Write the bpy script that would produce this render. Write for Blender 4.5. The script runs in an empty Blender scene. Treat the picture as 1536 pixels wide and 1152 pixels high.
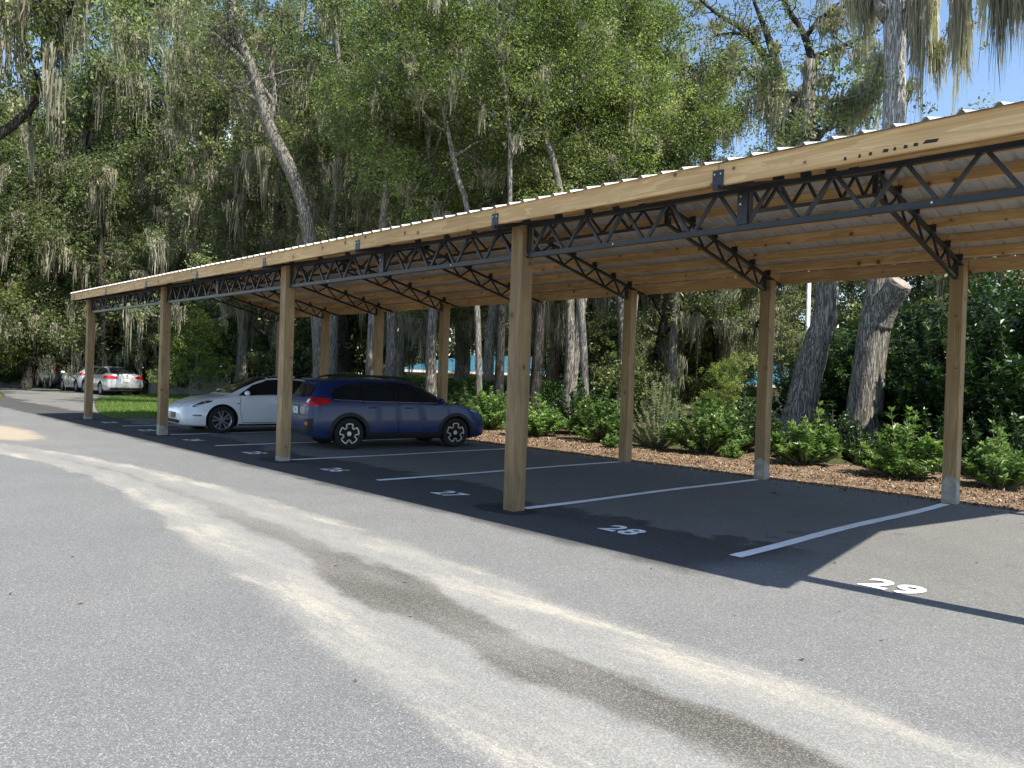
import bpy, bmesh, math, random
import numpy as np
from mathutils import Vector, Matrix
from mathutils.bvhtree import BVHTree

sc = bpy.context.scene
COL = sc.collection
rad = math.radians
RNG = random.Random(7)

# ------------------------------------------------------------------ survey
# camera station and bearings measured from the photograph; used to turn
# a bearing plus a real distance into a place in the world
CAM = (6.7054, -6.3691, 1.5735)
YAW, PITCH, ROLL, FPX = 2.3894, -.0089, .033, 1178.2

def _basis():
    F = Vector((math.cos(PITCH)*math.cos(YAW), math.cos(PITCH)*math.sin(YAW), math.sin(PITCH)))
    R = Vector((math.sin(YAW), -math.cos(YAW), 0)); U = R.cross(F)
    return F, math.cos(ROLL)*R+math.sin(ROLL)*U, -math.sin(ROLL)*R+math.cos(ROLL)*U
BF, BR, BU = _basis()

def at(u, v, D):
    d = BF + (u-768)/FPX*BR - (v-576)/FPX*BU
    return Vector(CAM) + d*(D/math.hypot(d.x, d.y))

def ground_at(u, D):
    p = at(u, 576, D); p.z = 0
    return p

# ------------------------------------------------------------------ objects
def tag(o, label=None, cat=None, group=None, kind=None):
    if label: o['label'] = label
    if cat: o['category'] = cat
    if group: o['group'] = group
    if kind: o['kind'] = kind
    return o

def link(name, me, parent=None, loc=None, rz=0, sc_=None):
    o = bpy.data.objects.new(name, me); COL.objects.link(o)
    if parent: o.parent = parent
    if loc is not None: o.location = loc
    if rz: o.rotation_euler = (0, 0, rz)
    if sc_ is not None: o.scale = sc_ if hasattr(sc_, '__len__') else (sc_,)*3
    return o

def thing(name, label, cat, loc=(0, 0, 0), rz=0, group=None, scale=None):
    return tag(link(name, None, None, loc, rz, scale), label, cat, group)

class MB:
    """collects shapes into one mesh"""
    def __init__(s): s.v = []; s.f = []; s.m = []
    def add(s, vs, fs, m=0):
        b = len(s.v); s.v += [tuple(p) for p in vs]
        s.f += [tuple(b+i for i in f) for f in fs]; s.m += [m]*len(fs); return s
    def box(s, c, size, M=None, m=0):
        h = [x/2 for x in size]
        vs = [Vector((a*h[0], b*h[1], d*h[2])) for a in (-1, 1) for b in (-1, 1) for d in (-1, 1)]
        if M is not None: vs = [M @ p for p in vs]
        vs = [p+Vector(c) for p in vs]
        return s.add(vs, [(0, 1, 3, 2), (4, 6, 7, 5), (0, 4, 5, 1), (2, 3, 7, 6), (0, 2, 6, 4), (1, 5, 7, 3)], m)
    def bar(s, p0, p1, w, h, up=(0, 0, 1), m=0):
        p0 = Vector(p0); p1 = Vector(p1); d = (p1-p0); L = d.length; d.normalize()
        u = Vector(up); u = (u-d*u.dot(d)).normalized(); r = d.cross(u)
        M = Matrix((d, r, u)).transposed()
        return s.box((p0+p1)/2, (L, w, h), M, m)
    def tube(s, pts, rs, n=8, m=0, cap=True, wob=0, rng=None):
        pts = [Vector(p) for p in pts]; base = len(s.v); N = len(pts)
        ref = Vector((1, 0.13, 0.07)).normalized()
        for i, p in enumerate(pts):
            d = (pts[min(i+1, N-1)]-pts[max(i-1, 0)]).normalized()
            if abs(d.dot(ref)) > .95: ref = Vector((0, 1, .1)).normalized()
            a = (ref-d*ref.dot(d)).normalized(); b = d.cross(a)
            for k in range(n):
                t = 2*math.pi*k/n; r = rs[i]*(1+(rng.uniform(-wob, wob) if wob else 0))
                s.v.append(tuple(p+a*(r*math.cos(t))+b*(r*math.sin(t))))
        for i in range(N-1):
            for k in range(n):
                k2 = (k+1) % n
                s.f.append((base+i*n+k, base+i*n+k2, base+(i+1)*n+k2, base+(i+1)*n+k)); s.m.append(m)
        if cap:
            s.f.append(tuple(base+k for k in reversed(range(n)))); s.m.append(m)
            s.f.append(tuple(base+(N-1)*n+k for k in range(n))); s.m.append(m)
        return s
    def disc_prism(s, outline, z0, z1, M=None, m=0):
        n = len(outline)
        vs = [Vector((x, y, z0)) for x, y in outline]+[Vector((x, y, z1)) for x, y in outline]
        if M is not None: vs = [M @ p for p in vs]
        fs = [tuple(reversed(range(n))), tuple(range(n, 2*n))]+[(i, (i+1) % n, n+(i+1) % n, n+i) for i in range(n)]
        return s.add(vs, fs, m)
    def mesh(s, name, mats, smooth=False, bevel=0):
        me = bpy.data.meshes.new(name); me.from_pydata(s.v, [], s.f)
        for mt in (mats if isinstance(mats, (list, tuple)) else [mats]): me.materials.append(mt)
        me.polygons.foreach_set('material_index', s.m)
        if bevel:
            bm = bmesh.new(); bm.from_mesh(me)
            bmesh.ops.bevel(bm, geom=bm.edges[:], offset=bevel, segments=2, affect='EDGES', profile=.6)
            bm.to_mesh(me); bm.free()
        if smooth: me.polygons.foreach_set('use_smooth', [True]*len(me.polygons))
        me.update(); return me
    def build(s, name, mats, parent=None, **k):
        return link(name, s.mesh(name, mats, **k), parent)

def sheet(name, pts, z, mat, thick=0):
    me = bpy.data.meshes.new(name)
    me.from_pydata([(x, y, z) for x, y in pts], [], [tuple(range(len(pts)))])
    me.materials.append(mat); me.update()
    if me.polygons[0].normal.z < 0: me.flip_normals()
    return tag(link(name, me), kind='structure')

# ------------------------------------------------------------------ materials
class NT:
    def __init__(s, name):
        s.mat = bpy.data.materials.new(name); s.mat.use_nodes = True
        s.t = s.mat.node_tree; s.t.nodes.clear()
        s.out = s.n('ShaderNodeOutputMaterial')
        s.b = s.n('ShaderNodeBsdfPrincipled'); s.l(s.b.outputs[0], s.out.inputs[0])
        s._tc = None
    def n(s, ty, **k):
        nd = s.t.nodes.new(ty)
        for a, b in k.items(): setattr(nd, a, b)
        return nd
    def l(s, a, b): s.t.links.new(a, b)
    def put(s, sock, v):
        if isinstance(v, bpy.types.NodeSocket): s.l(v, sock)
        elif v is not None:
            if hasattr(v, '__len__') and len(v) == 3 and sock.type == 'RGBA': v = (*v, 1)
            sock.default_value = v
    def obj(s):
        if not s._tc: s._tc = s.n('ShaderNodeTexCoord')
        return s._tc.outputs['Object']
    def mapv(s, scale=(1, 1, 1), loc=None, vec=None):
        m = s.n('ShaderNodeMapping'); m.inputs['Scale'].default_value = scale
        s.l(vec or s.obj(), m.inputs['Vector'])
        if loc is not None: s.put(m.inputs['Location'], loc)
        return m.outputs[0]
    def noise(s, scale, vec=None, detail=3, rough=.5, dist=0, out='Fac'):
        n = s.n('ShaderNodeTexNoise'); n.inputs['Scale'].default_value = scale
        n.inputs['Detail'].default_value = detail; n.inputs['Roughness'].default_value = rough
        n.inputs['Distortion'].default_value = dist
        s.l(vec or s.obj(), n.inputs['Vector']); return n.outputs[out]
    def vor(s, scale, vec=None, out='Distance', feature='F1'):
        n = s.n('ShaderNodeTexVoronoi'); n.feature = feature; n.inputs['Scale'].default_value = scale
        s.l(vec or s.obj(), n.inputs['Vector']); return n.outputs[out]
    def m(s, op, a, b=None, c=None, clamp=False):
        n = s.n('ShaderNodeMath', operation=op, use_clamp=clamp)
        s.put(n.inputs[0], a)
        if b is not None: s.put(n.inputs[1], b)
        if c is not None: s.put(n.inputs[2], c)
        return n.outputs[0]
    def rng(s, v, a, b, c=0., d=1., smooth=True):
        n = s.n('ShaderNodeMapRange'); n.interpolation_type = 'SMOOTHSTEP' if smooth else 'LINEAR'
        s.put(n.inputs[0], v)
        for i, x in enumerate((a, b, c, d)): s.put(n.inputs[i+1], x)
        return n.outputs[0]
    def mix(s, f, a, b, mode='MIX'):
        n = s.n('ShaderNodeMix', data_type='RGBA', blend_type=mode)
        s.put(n.inputs['Factor'], f); s.put(n.inputs[6], a); s.put(n.inputs[7], b)
        return n.outputs[2]
    def ramp(s, f, stops):
        n = s.n('ShaderNodeValToRGB'); e = n.color_ramp.elements
        while len(e) < len(stops): e.new(.5)
        for el, (p, c) in zip(e, stops):
            el.position = p; el.color = (*c, 1) if hasattr(c, '__len__') else (c, c, c, 1)
        s.put(n.inputs[0], f); return n.outputs[0]
    def xyz(s, vec=None):
        n = s.n('ShaderNodeSeparateXYZ'); s.l(vec or s.obj(), n.inputs[0]); return n.outputs
    def rand(s): return s.n('ShaderNodeObjectInfo').outputs['Random']
    def attr(s, name):
        return s.n('ShaderNodeAttribute', attribute_name=name).outputs['Fac']
    def bump(s, h, strength=.3, dist=.01):
        n = s.n('ShaderNodeBump'); n.inputs['Strength'].default_value = strength
        n.inputs['Distance'].default_value = dist; s.put(n.inputs['Height'], h)
        s.l(n.outputs[0], s.b.inputs['Normal']); return n
    def fin(s, col=None, rough=None, metal=None, spec=None, coat=None):
        s.put(s.b.inputs['Base Color'], col); s.put(s.b.inputs['Roughness'], rough)
        s.put(s.b.inputs['Metallic'], metal); s.put(s.b.inputs['Specular IOR Level'], spec)
        if coat:
            s.b.inputs['Coat Weight'].default_value = coat; s.b.inputs['Coat Roughness'].default_value = .04
        return s.mat

def simple(name, col, rough=.5, metal=0., spec=.5, var=.15, scale=6, coat=0, bump=0):
    t = NT(name); n = t.noise(scale, detail=4)
    c = t.mix(t.rng(n, .3, .7), tuple(x*(1-var) for x in col), tuple(min(1, x*(1+var)) for x in col))
    if bump: t.bump(t.noise(scale*12, detail=2), bump, .004)
    return t.fin(c, rough, metal, spec, coat)

def asphalt_mat():
    t = NT('asphalt'); X, Y, Z = t.xyz()
    sp = t.vor(170, out='Color'); sp = t.n('ShaderNodeSeparateColor').inputs and sp
    sepc = t.n('ShaderNodeSeparateColor'); t.l(sp, sepc.inputs[0]); g = sepc.outputs[0]
    fine = t.noise(260, detail=2)
    mid = t.noise(1.1, detail=5, rough=.6)
    big = t.noise(.22, detail=3)
    base = t.ramp(g, [(0, (.130, .130, .126)), (.45, (.186, .186, .181)), (.8, (.238, .238, .231)), (.94, (.31, .31, .305)), (1, (.45, .445, .435))])
    base = t.mix(t.rng(fine, .35, .65), t.mix(1., base, (.72, .72, .73), 'MULTIPLY'), base)
    base = t.mix(t.rng(mid, .3, .7), t.mix(1., base, (.90, .90, .91), 'MULTIPLY'), base)
    base = t.mix(t.rng(big, .35, .65), t.mix(1., base, (.93, .94, .95), 'MULTIPLY'), base)
    # parking bays: a slightly older, browner mat
    edge = t.m('ADD', Y, t.m('MULTIPLY', t.noise(.8, detail=4), .5))
    inlot = t.rng(edge, .05, .35)
    base = t.mix(inlot, base, t.mix(1., base, (.96, .94, .895), 'MULTIPLY'))
    oil = t.noise(1.7, t.mapv(loc=(7, 2, 0)), detail=4, rough=.6)
    base = t.mix(t.m('MULTIPLY', t.m('MULTIPLY', inlot, t.rng(oil, .60, .74)), .5), base, (.07, .068, .065))
    # damp band along the drip line of the eave
    wn = t.noise(.55, t.mapv((.8, 1, 1)), detail=6, rough=.65)
    wn2 = t.noise(9, detail=3)
    upper = t.m('ADD', t.m('MULTIPLY', wn, 3.2), t.m('MULTIPLY', wn2, .35))     # ~1.7 mean
    upper = t.m('SUBTRACT', upper, .95)
    m1 = t.rng(t.m('SUBTRACT', Y, upper), -.06, .08, 1., 0.)
    low = t.m('ADD', Y, t.m('MULTIPLY', t.noise(1.6, detail=5), .5))
    m2 = t.rng(low, -.72, -.45)
    m3 = t.rng(t.m('ADD', X, t.m('MULTIPLY', wn, 1.5)), 3.6, 4.4, 1., 0.)
    wet = t.m('MULTIPLY', t.m('MULTIPLY', m1, m2), m3)
    base = t.mix(t.m('MULTIPLY', wet, .88), base, t.mix(1., base, (.33, .33, .34), 'MULTIPLY'))
    # swale: dark damp centre, wind-blown sand on both shoulders
    fc = t.n('ShaderNodeFloatCurve'); cu = fc.mapping.curves[0]
    pts = [(-12, -3.75), (-9.8, -3.43), (-7.4, -2.94), (-4.9, -2.69), (-2.5, -2.70), (-.5, -2.85), (1.2, -2.99), (2.3, -3.11), (3.6, -3.26), (5, -3.3), (9, -3.5)]
    P = [((x+12)/22, (y+4)/2) for x, y in pts]
    cu.points[0].location = P[0]; cu.points[1].location = P[-1]
    for p in P[1:-1]: cu.points.new(*p)
    fc.mapping.update()
    t.put(fc.inputs['Value'], t.m('DIVIDE', t.m('ADD', X, 12.), 22., clamp=True))
    c = t.m('SUBTRACT', t.m('MULTIPLY', fc.outputs[0], 2.), 4.)
    w1 = t.noise(.9, detail=5, rough=.6); w2 = t.noise(5, t.mapv((.6, 1.6, 1)), detail=4)
    d = t.m('SUBTRACT', Y, c)
    dn = t.m('ADD', d, t.m('MULTIPLY', t.m('SUBTRACT', w1, .5), .42))
    dn = t.m('ADD', dn, t.m('MULTIPLY', t.m('SUBTRACT', w2, .5), .16))
    ad = t.m('ABSOLUTE', dn)
    bl = t.m('DIVIDE', t.m('SUBTRACT', X, 1.9), .95); bl = t.m('POWER', 2.718, t.m('MULTIPLY', t.m('MULTIPLY', bl, bl), -1.))
    hw = t.m('ADD', t.rng(X, -7., 4.5, .05, .20), t.m('MULTIPLY', bl, .13))
    hw = t.m('ADD', hw, t.m('MULTIPLY', t.m('SUBTRACT', t.noise(.7, t.mapv(loc=(3, 9, 0)), detail=2), .5), .40))
    dark = t.rng(t.m('SUBTRACT', ad, hw), -.07, .06, 1., 0.)
    wd = t.rng(X, -8., 4., .48, .98)     # shoulders widen towards the viewer
    q = t.m('DIVIDE', ad, wd)
    band = t.m('MULTIPLY', t.rng(q, .22, .72, .10, 1.), t.rng(q, .80, 1.05, 1., 0.))
    st = t.noise(2.2, t.mapv((.35, 1.5, 1)), detail=6, rough=.62)
    st2 = t.noise(30, t.mapv((.5, 1.4, 1)), detail=3)
    streak = t.rng(t.m('ADD', t.m('MULTIPLY', st, .78), t.m('MULTIPLY', st2, .22)), .46, .61)
    sand = t.m('MULTIPLY', band, t.m('ADD', t.m('MULTIPLY', streak, .62), .06))
    # sand pool at the left
    ex = t.m('DIVIDE', t.m('ADD', X, 13.4), 2.6); ey = t.m('DIVIDE', t.m('ADD', Y, 2.75), .62)
    e = t.m('ADD', t.m('MULTIPLY', ex, ex), t.m('MULTIPLY', ey, ey))
    e = t.m('ADD', e, t.m('MULTIPLY', t.m('SUBTRACT', w1, .5), .9))
    pool = t.rng(t.m('ADD', e, t.m('MULTIPLY', w2, .5)), .6, 1.45, 1., 0.)
    xf = t.rng(X, -11, -9)
    sand = t.m('MULTIPLY', t.m('MULTIPLY', sand, t.rng(X, -14, -8)), t.rng(t.noise(.8, t.mapv((.8, 1.6, 1), (5, 3, 0)), detail=5, rough=.6), .38, .58, .35, 1.1)); dark = t.m('MULTIPLY', dark, t.m('MULTIPLY', t.rng(X, -11, -7), t.m('ADD', t.rng(X, -2.5, 1., .45, .7), t.m('MULTIPLY', t.m('ADD', bl, t.rng(X, 3.1, 3.9), clamp=True), .3))))
    dust = t.m('MULTIPLY', t.m('MULTIPLY', t.rng(q, .78, 1.02, 1., 0.), t.rng(X, -14, -8)), t.m('ADD', t.m('MULTIPLY', st, .5), .22))
    base = t.mix(dust, base, t.mix(t.rng(g, .2, .9), (.25, .245, .225), (.36, .35, .32)))
    base = t.mix(sand, base, t.mix(t.rng(g, .2, .9), (.345, .315, .26), (.48, .445, .37)))
    base = t.mix(t.m('MULTIPLY', pool, .55), base, (.50, .40, .27))
    base = t.mix(t.m('MULTIPLY', dark, t.rng(t.noise(1.4, t.mapv((.5, 2, 1)), detail=5), .3, .65, .60, .97)), base, t.mix(t.rng(g, .5, 1.), (.062, .057, .050), (.20, .185, .16)))
    # light scuffs
    sc_ = t.noise(3.5, t.mapv((.25, 2.2, 1)), detail=6, rough=.7)
    base = t.mix(t.m('MULTIPLY', t.rng(sc_, .62, .72), .25), base, (.40, .39, .37))
    hgt = t.m('ADD', t.m('MULTIPLY', g, .7), t.m('MULTIPLY', fine, .6))
    t.bump(hgt, .55, .004)
    return t.fin(base, .88, 0., .3)

def wood_mat(name, axis, light, darkc, knots=True, weather=0., stain=.25):
    t = NT(name); r = t.rand()
    off = t.n('ShaderNodeCombineXYZ')
    for i in range(3): t.put(off.inputs[i], t.m('MULTIPLY', r, (37., 91., 53.)[i]))
    s = [7., 7., 7.]; s[axis] = .7
    v = t.mapv(tuple(s), off.outputs[0])
    n1 = t.noise(1.0, v, detail=5, rough=.55, dist=.6)
    rings = t.m('FRACT', t.m('MULTIPLY', n1, 5.))
    rings = t.rng(rings, .0, .75)
    s2 = [70., 70., 70.]; s2[axis] = 2.
    fib = t.noise(1., t.mapv(tuple(s2)), detail=3)
    col = t.mix(rings, light, tuple(a*.45+b*.55 for a, b in zip(light, darkc)))
    col = t.mix(t.rng(fib, .35, .7), col, t.mix(1., col, (.88, .85, .80), 'MULTIPLY'))
    blot = t.noise(1.3, t.mapv((1, 1, 1), off.outputs[0]), detail=4)
    col = t.mix(t.rng(blot, .45, .75, 0., .5), col, darkc)
    if knots:
        X_, Y_, Z_ = t.xyz(); cm_ = t.n('ShaderNodeCombineXYZ')
        al = X_ if axis == 0 else Z_; ac = Z_ if axis == 0 else t.m('ADD', X_, Y_)
        t.put(cm_.inputs[0], t.m('ADD', al, t.m('MULTIPLY', r, 37.))); t.put(cm_.inputs[1], t.m('ADD', ac, t.m('MULTIPLY', r, 11.)))
        vn = t.n('ShaderNodeTexVoronoi'); vn.voronoi_dimensions = '2D'; vn.inputs['Scale'].default_value = 3.1; t.l(cm_.outputs[0], vn.inputs['Vector'])
        kd = t.m('ADD', vn.outputs['Distance'], t.m('MULTIPLY', t.m('SUBTRACT', blot, .5), .06))
        ks_ = t.n('ShaderNodeSeparateColor'); t.l(vn.outputs['Color'], ks_.inputs[0])
        on = t.m('GREATER_THAN', ks_.outputs[0], .58)
        kd = t.m('DIVIDE', kd, t.m('ADD', t.m('MULTIPLY', ks_.outputs[1], .9), .45))
        k1 = t.m('MULTIPLY', t.rng(kd, .045, .10, 1., 0.), on); k2 = t.m('MULTIPLY', t.rng(kd, .07, .26, 1., 0.), on)
        rg_ = t.rng(t.m('SINE', t.m('MULTIPLY', kd, 170.)), -.3, .9)
        col = t.mix(t.m('MULTIPLY', k2, t.m('ADD', t.m('MULTIPLY', rg_, .45), .15)), col, darkc)
        col = t.mix(t.m('MULTIPLY', k1, .85), col, (.15, .06, .022))
    if weather:
        wz = t.noise(2.5, t.mapv((4, 4, .8)), detail=5)
        col = t.mix(t.rng(wz, .4, .7, 0., weather), col, (.20, .18, .15))
    sv = [2.2, 2.2, 2.2]; sv[axis] = .9
    stn = t.noise(1., t.mapv(tuple(sv), off.outputs[0]), detail=6, rough=.62)
    col = t.mix(t.rng(stn, .60, .72, 0., stain), col, tuple(x*.35 for x in darkc))
    br = t.m('ADD', t.m('MULTIPLY', r, .36), .80)
    comb = t.n('ShaderNodeCombineXYZ')
    for i in range(3): t.put(comb.inputs[i], br)
    col = t.mix(1., col, comb.outputs[0], 'MULTIPLY')
    t.bump(t.m('ADD', fib, t.m('MULTIPLY', rings, .5)), .35, .003)
    return t.fin(col, .75, 0., .25)

def bark_mat(name, a, b, sc_=1., moss=.3):
    t = NT(name)
    v = t.mapv((16*sc_, 16*sc_, 3.0*sc_))
    n1 = t.noise(1.6, v, detail=5, rough=.65, dist=.8)
    vw = t.n('ShaderNodeVectorMath', operation='ADD'); t.l(v, vw.inputs[0]); t.l(t.noise(.8, v, detail=3, out='Color'), vw.inputs[1])
    vr = t.noise(1.3, t.mapv((26*sc_, 26*sc_, 2.2*sc_)), detail=4, rough=.6, dist=1.2)
    crack = t.rng(vr, .40, .56)
    col = t.mix(t.rng(n1, .3, .7), a, b)
    col = t.mix(t.m('MULTIPLY', crack, .75), tuple(x*.35 for x in a), col)
    pn = t.noise(.9, t.mapv((1, 1, .5)), detail=4)
    col = t.mix(t.rng(pn, .5, .75, 0., moss), col, (.16, .17, .11))
    t.bump(t.m('ADD', crack, t.m('MULTIPLY', n1, .7)), .9, .03)
    return t.fin(col, .92, 0., .2)

def leaf_mat(name, a, b, c, trans=.35, rough=.5, spec=.4):
    t = NT(name); r = t.attr('rnd')
    col = t.ramp(r, [(0, a), (.5, b), (1, c)])
    br = t.m('ADD', t.m('MULTIPLY', t.rand(), .45), .80); cb_ = t.n('ShaderNodeCombineXYZ')
    t.put(cb_.inputs[0], br); t.put(cb_.inputs[1], br); t.put(cb_.inputs[2], t.m('MULTIPLY', br, 1.0))
    col = t.mix(1., col, cb_.outputs[0], 'MULTIPLY')
    dif = t.fin(col, rough, 0., spec)
    tr = t.n('ShaderNodeBsdfTranslucent'); t.l(t.mix(1., col, (1.35, 1.45, .8), 'MULTIPLY'), tr.inputs[0])
    mx = t.n('ShaderNodeMixShader'); mx.inputs[0].default_value = trans
    t.l(t.b.outputs[0], mx.inputs[1]); t.l(tr.outputs[0], mx.inputs[2]); t.l(mx.outputs[0], t.out.inputs[0])
    return t.mat

M = {}
M['asphalt'] = asphalt_mat()
M['fascia'] = wood_mat('yellow_pine', 0, (.74, .505, .255), (.47, .28, .12))
M['purlin'] = wood_mat('pine_purlin', 0, (.76, .51, .24), (.44, .25, .10), stain=.7)
M['post'] = wood_mat('treated_pine', 2, (.385, .27, .14), (.21, .135, .065), weather=.30, stain=.3)
M['steel'] = simple('black_painted_steel', (.022, .024, .030), .42, 0., .5, .2, 5)
M['bolt'] = simple('zinc', (.55, .55, .55), .35, .9)
M['roof'] = simple('galvalume', (.50, .495, .475), .45, .25, .5, .10, 3)
M['grey_patch'] = simple('grey_coating', (.33, .31, .27), .8, var=.2, scale=9)

def paint_mat():
    t = NT('road_paint')
    n = t.noise(40, detail=4); n2 = t.noise(5, detail=4)
    col = t.mix(t.rng(n, .60, .75, 0., .4), (.86, .87, .88), (.36, .36, .37))
    col = t.mix(t.rng(n2, .45, .8, 0., .35), col, (.50, .50, .50))
    t.bump(t.vor(150), .4, .003)
    return t.fin(col, .7, 0., .3)
M['paint'] = paint_mat()

def patch_mat():
    t = NT('fresh_asphalt'); g = t.vor(140)
    t.bump(g, .8, .006)
    return t.fin(t.ramp(g, [(0, (.035, .035, .04)), (1, (.012, .012, .014))]), .8, 0., .4)
M['patch'] = patch_mat()

def floor_mat():
    t = NT('forest_floor')
    a = t.noise(.35, detail=6, rough=.65); b = t.noise(5, detail=5, rough=.7); v = t.vor(22, out='Color')
    s = t.n('ShaderNodeSeparateColor'); t.l(v, s.inputs[0])
    col = t.ramp(s.outputs[0], [(0, (.05, .032, .018)), (.5, (.12, .08, .045)), (.9, (.20, .14, .085)), (1, (.33, .26, .18))])
    col = t.mix(t.rng(a, .42, .62), col, (.06, .085, .025))
    t.bump(b, .8, .03)
    return t.fin(t.mix(t.rng(b, .3, .7), t.mix(1., col, (.6, .6, .6), 'MULTIPLY'), col), .95, 0., .1)
M['floor'] = floor_mat()

def mulch_mat():
    t = NT('mulch'); v = t.vor(38, t.mapv((1, 1.7, 1)), out='Color'); s = t.n('ShaderNodeSeparateColor'); t.l(v, s.inputs[0])
    b = t.noise(2.2, detail=5)
    col = t.ramp(s.outputs[0], [(0, (.05, .030, .018)), (.4, (.13, .078, .045)), (.8, (.26, .17, .105)), (1, (.46, .37, .27))])
    col = t.mix(t.rng(b, .4, .7, 0., .6), col, (.25, .20, .14))
    t.bump(s.outputs[1], .9, .012)
    return t.fin(col, .9, 0., .15)
M['mulch'] = mulch_mat()
def chip_mat():
    t = NT('wood_chip'); r = t.attr('rnd')
    return t.fin(t.ramp(r, [(0, (.045, .028, .018)), (.45, (.14, .085, .052)), (.8, (.27, .18, .115)), (1, (.52, .44, .34))]), .9, 0., .15)
M['chip'] = chip_mat()
M['lawn'] = simple('lawn_soil', (.06, .09, .025), .95, var=.3, scale=3)

M['bark_grey'] = bark_mat('oak_bark', (.27, .24, .195), (.56, .51, .43))
M['bark_pale'] = bark_mat('pale_bark', (.27, .25, .21), (.54, .51, .45), 1.2, .15)
M['bark_dark'] = bark_mat('dark_bark', (.07, .062, .055), (.17, .15, .13))
M['bark_tan'] = bark_mat('tan_bark', (.26, .19, .12), (.46, .36, .25), 1., .1)
M['stem_white'] = bark_mat('bleached_stem', (.58, .57, .54), (.80, .79, .76), 1.0, .02)
M['cut'] = simple('sawn_wood', (.24, .20, .165), .9, var=.25, scale=8)
M['leaf_oak'] = leaf_mat('oak_leaf', (.055, .072, .030), (.13, .165, .066), (.28, .32, .15), .44)
M['leaf_bright'] = leaf_mat('gum_leaf', (.050, .078, .025), (.120, .165, .052), (.29, .335, .115), .42)
M['leaf_olive'] = leaf_mat('olive_leaf', (.085, .10, .045), (.17, .19, .085), (.30, .32, .16), .42)
M['leaf_shrub'] = leaf_mat('shrub_leaf', (.045, .095, .022), (.115, .20, .048), (.27, .37, .115), .36, .38, .5)
M['leaf_dark'] = leaf_mat('evergreen_leaf', (.018, .040, .012), (.035, .075, .020), (.07, .125, .035), .2, .34, .5)
M['leaf_grey'] = leaf_mat('grey_leaf', (.13, .16, .09), (.22, .26, .15), (.34, .38, .24), .35)
M['leaf_lime'] = leaf_mat('lime_leaf', (.11, .155, .035), (.19, .245, .06), (.33, .38, .12), .42)
M['grass'] = leaf_mat('grass_blade', (.06, .12, .02), (.12, .21, .035), (.22, .30, .07), .4)
M['moss'] = leaf_mat('spanish_moss', (.15, .145, .11), (.29, .275, .21), (.50, .47, .36), .3, .9, .1)
M['twig'] = simple('twig', (.22, .19, .16), .9, var=.3, scale=6)

# ------------------------------------------------------------------ leaf-like meshes (numpy)
def np_mesh(name, V, nper, mat, rnd):
    """V: (N*nper,3) vertices, N polygons of nper corners"""
    N = len(V)//nper
    me = bpy.data.meshes.new(name)
    me.vertices.add(len(V)); me.vertices.foreach_set('co', V.astype(np.float32).ravel())
    me.loops.add(len(V)); me.loops.foreach_set('vertex_index', np.arange(len(V), dtype=np.int32))
    me.polygons.add(N)
    me.polygons.foreach_set('loop_start', np.arange(0, len(V), nper, dtype=np.int32))
    me.polygons.foreach_set('loop_total', np.full(N, nper, dtype=np.int32))
    a = me.attributes.new('rnd', 'FLOAT', 'FACE'); a.data.foreach_set('value', np.clip(rnd, 0, 1).astype(np.float32))
    me.materials.append(mat); me.update(calc_edges=True); me.validate()
    return me

def leaves(C, L, W, rs, up=.35, dirs=None):
    """rhombus leaves at centres C -> (4N,3)"""
    N = len(C)
    a = rs.normal(size=(N, 3)) if dirs is None else dirs+rs.normal(size=(N, 3))*.35
    a /= np.linalg.norm(a, axis=1)[:, None]
    n = rs.normal(size=(N, 3)); n[:, 2] = np.abs(n[:, 2])+up
    b = np.cross(n, a); b /= np.linalg.norm(b, axis=1)[:, None]+1e-9
    L = L[:, None]/2; W = W[:, None]/2
    V = np.stack([C-a*L, C-b*W, C+a*L, C+b*W], axis=1)
    return V.reshape(-1, 3)

def clump_leaves(clumps, per, size, rs, flat=.75):
    Cs = []; R = []
    for (c, r, hue) in clumps:
        n = max(8, int(per*(r**2)))
        d = rs.normal(size=(n, 3)); d /= np.linalg.norm(d, axis=1)[:, None]
        q = r*(rs.random(n)**.42)[:, None]
        # sub-tufts so a clump is ragged, not a ball
        k = max(4, int(7*r))
        tc = rs.normal(size=(k, 3)); tc /= np.linalg.norm(tc, axis=1)[:, None]; tc *= r*rs.uniform(.45, 1.05, (k, 1))
        idx = rs.integers(0, k, n)
        p = tc[idx]+d*q*.42
        p[:, 2] *= flat
        Cs.append(p+np.array(c)[None, :]); R.append(np.clip(hue+rs.normal(size=n)*.16, 0, 1))
    C = np.concatenate(Cs); R = np.concatenate(R)
    s = size*rs.uniform(.6, 1.35, len(C))
    return leaves(C, s, s*.55, rs), R

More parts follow.
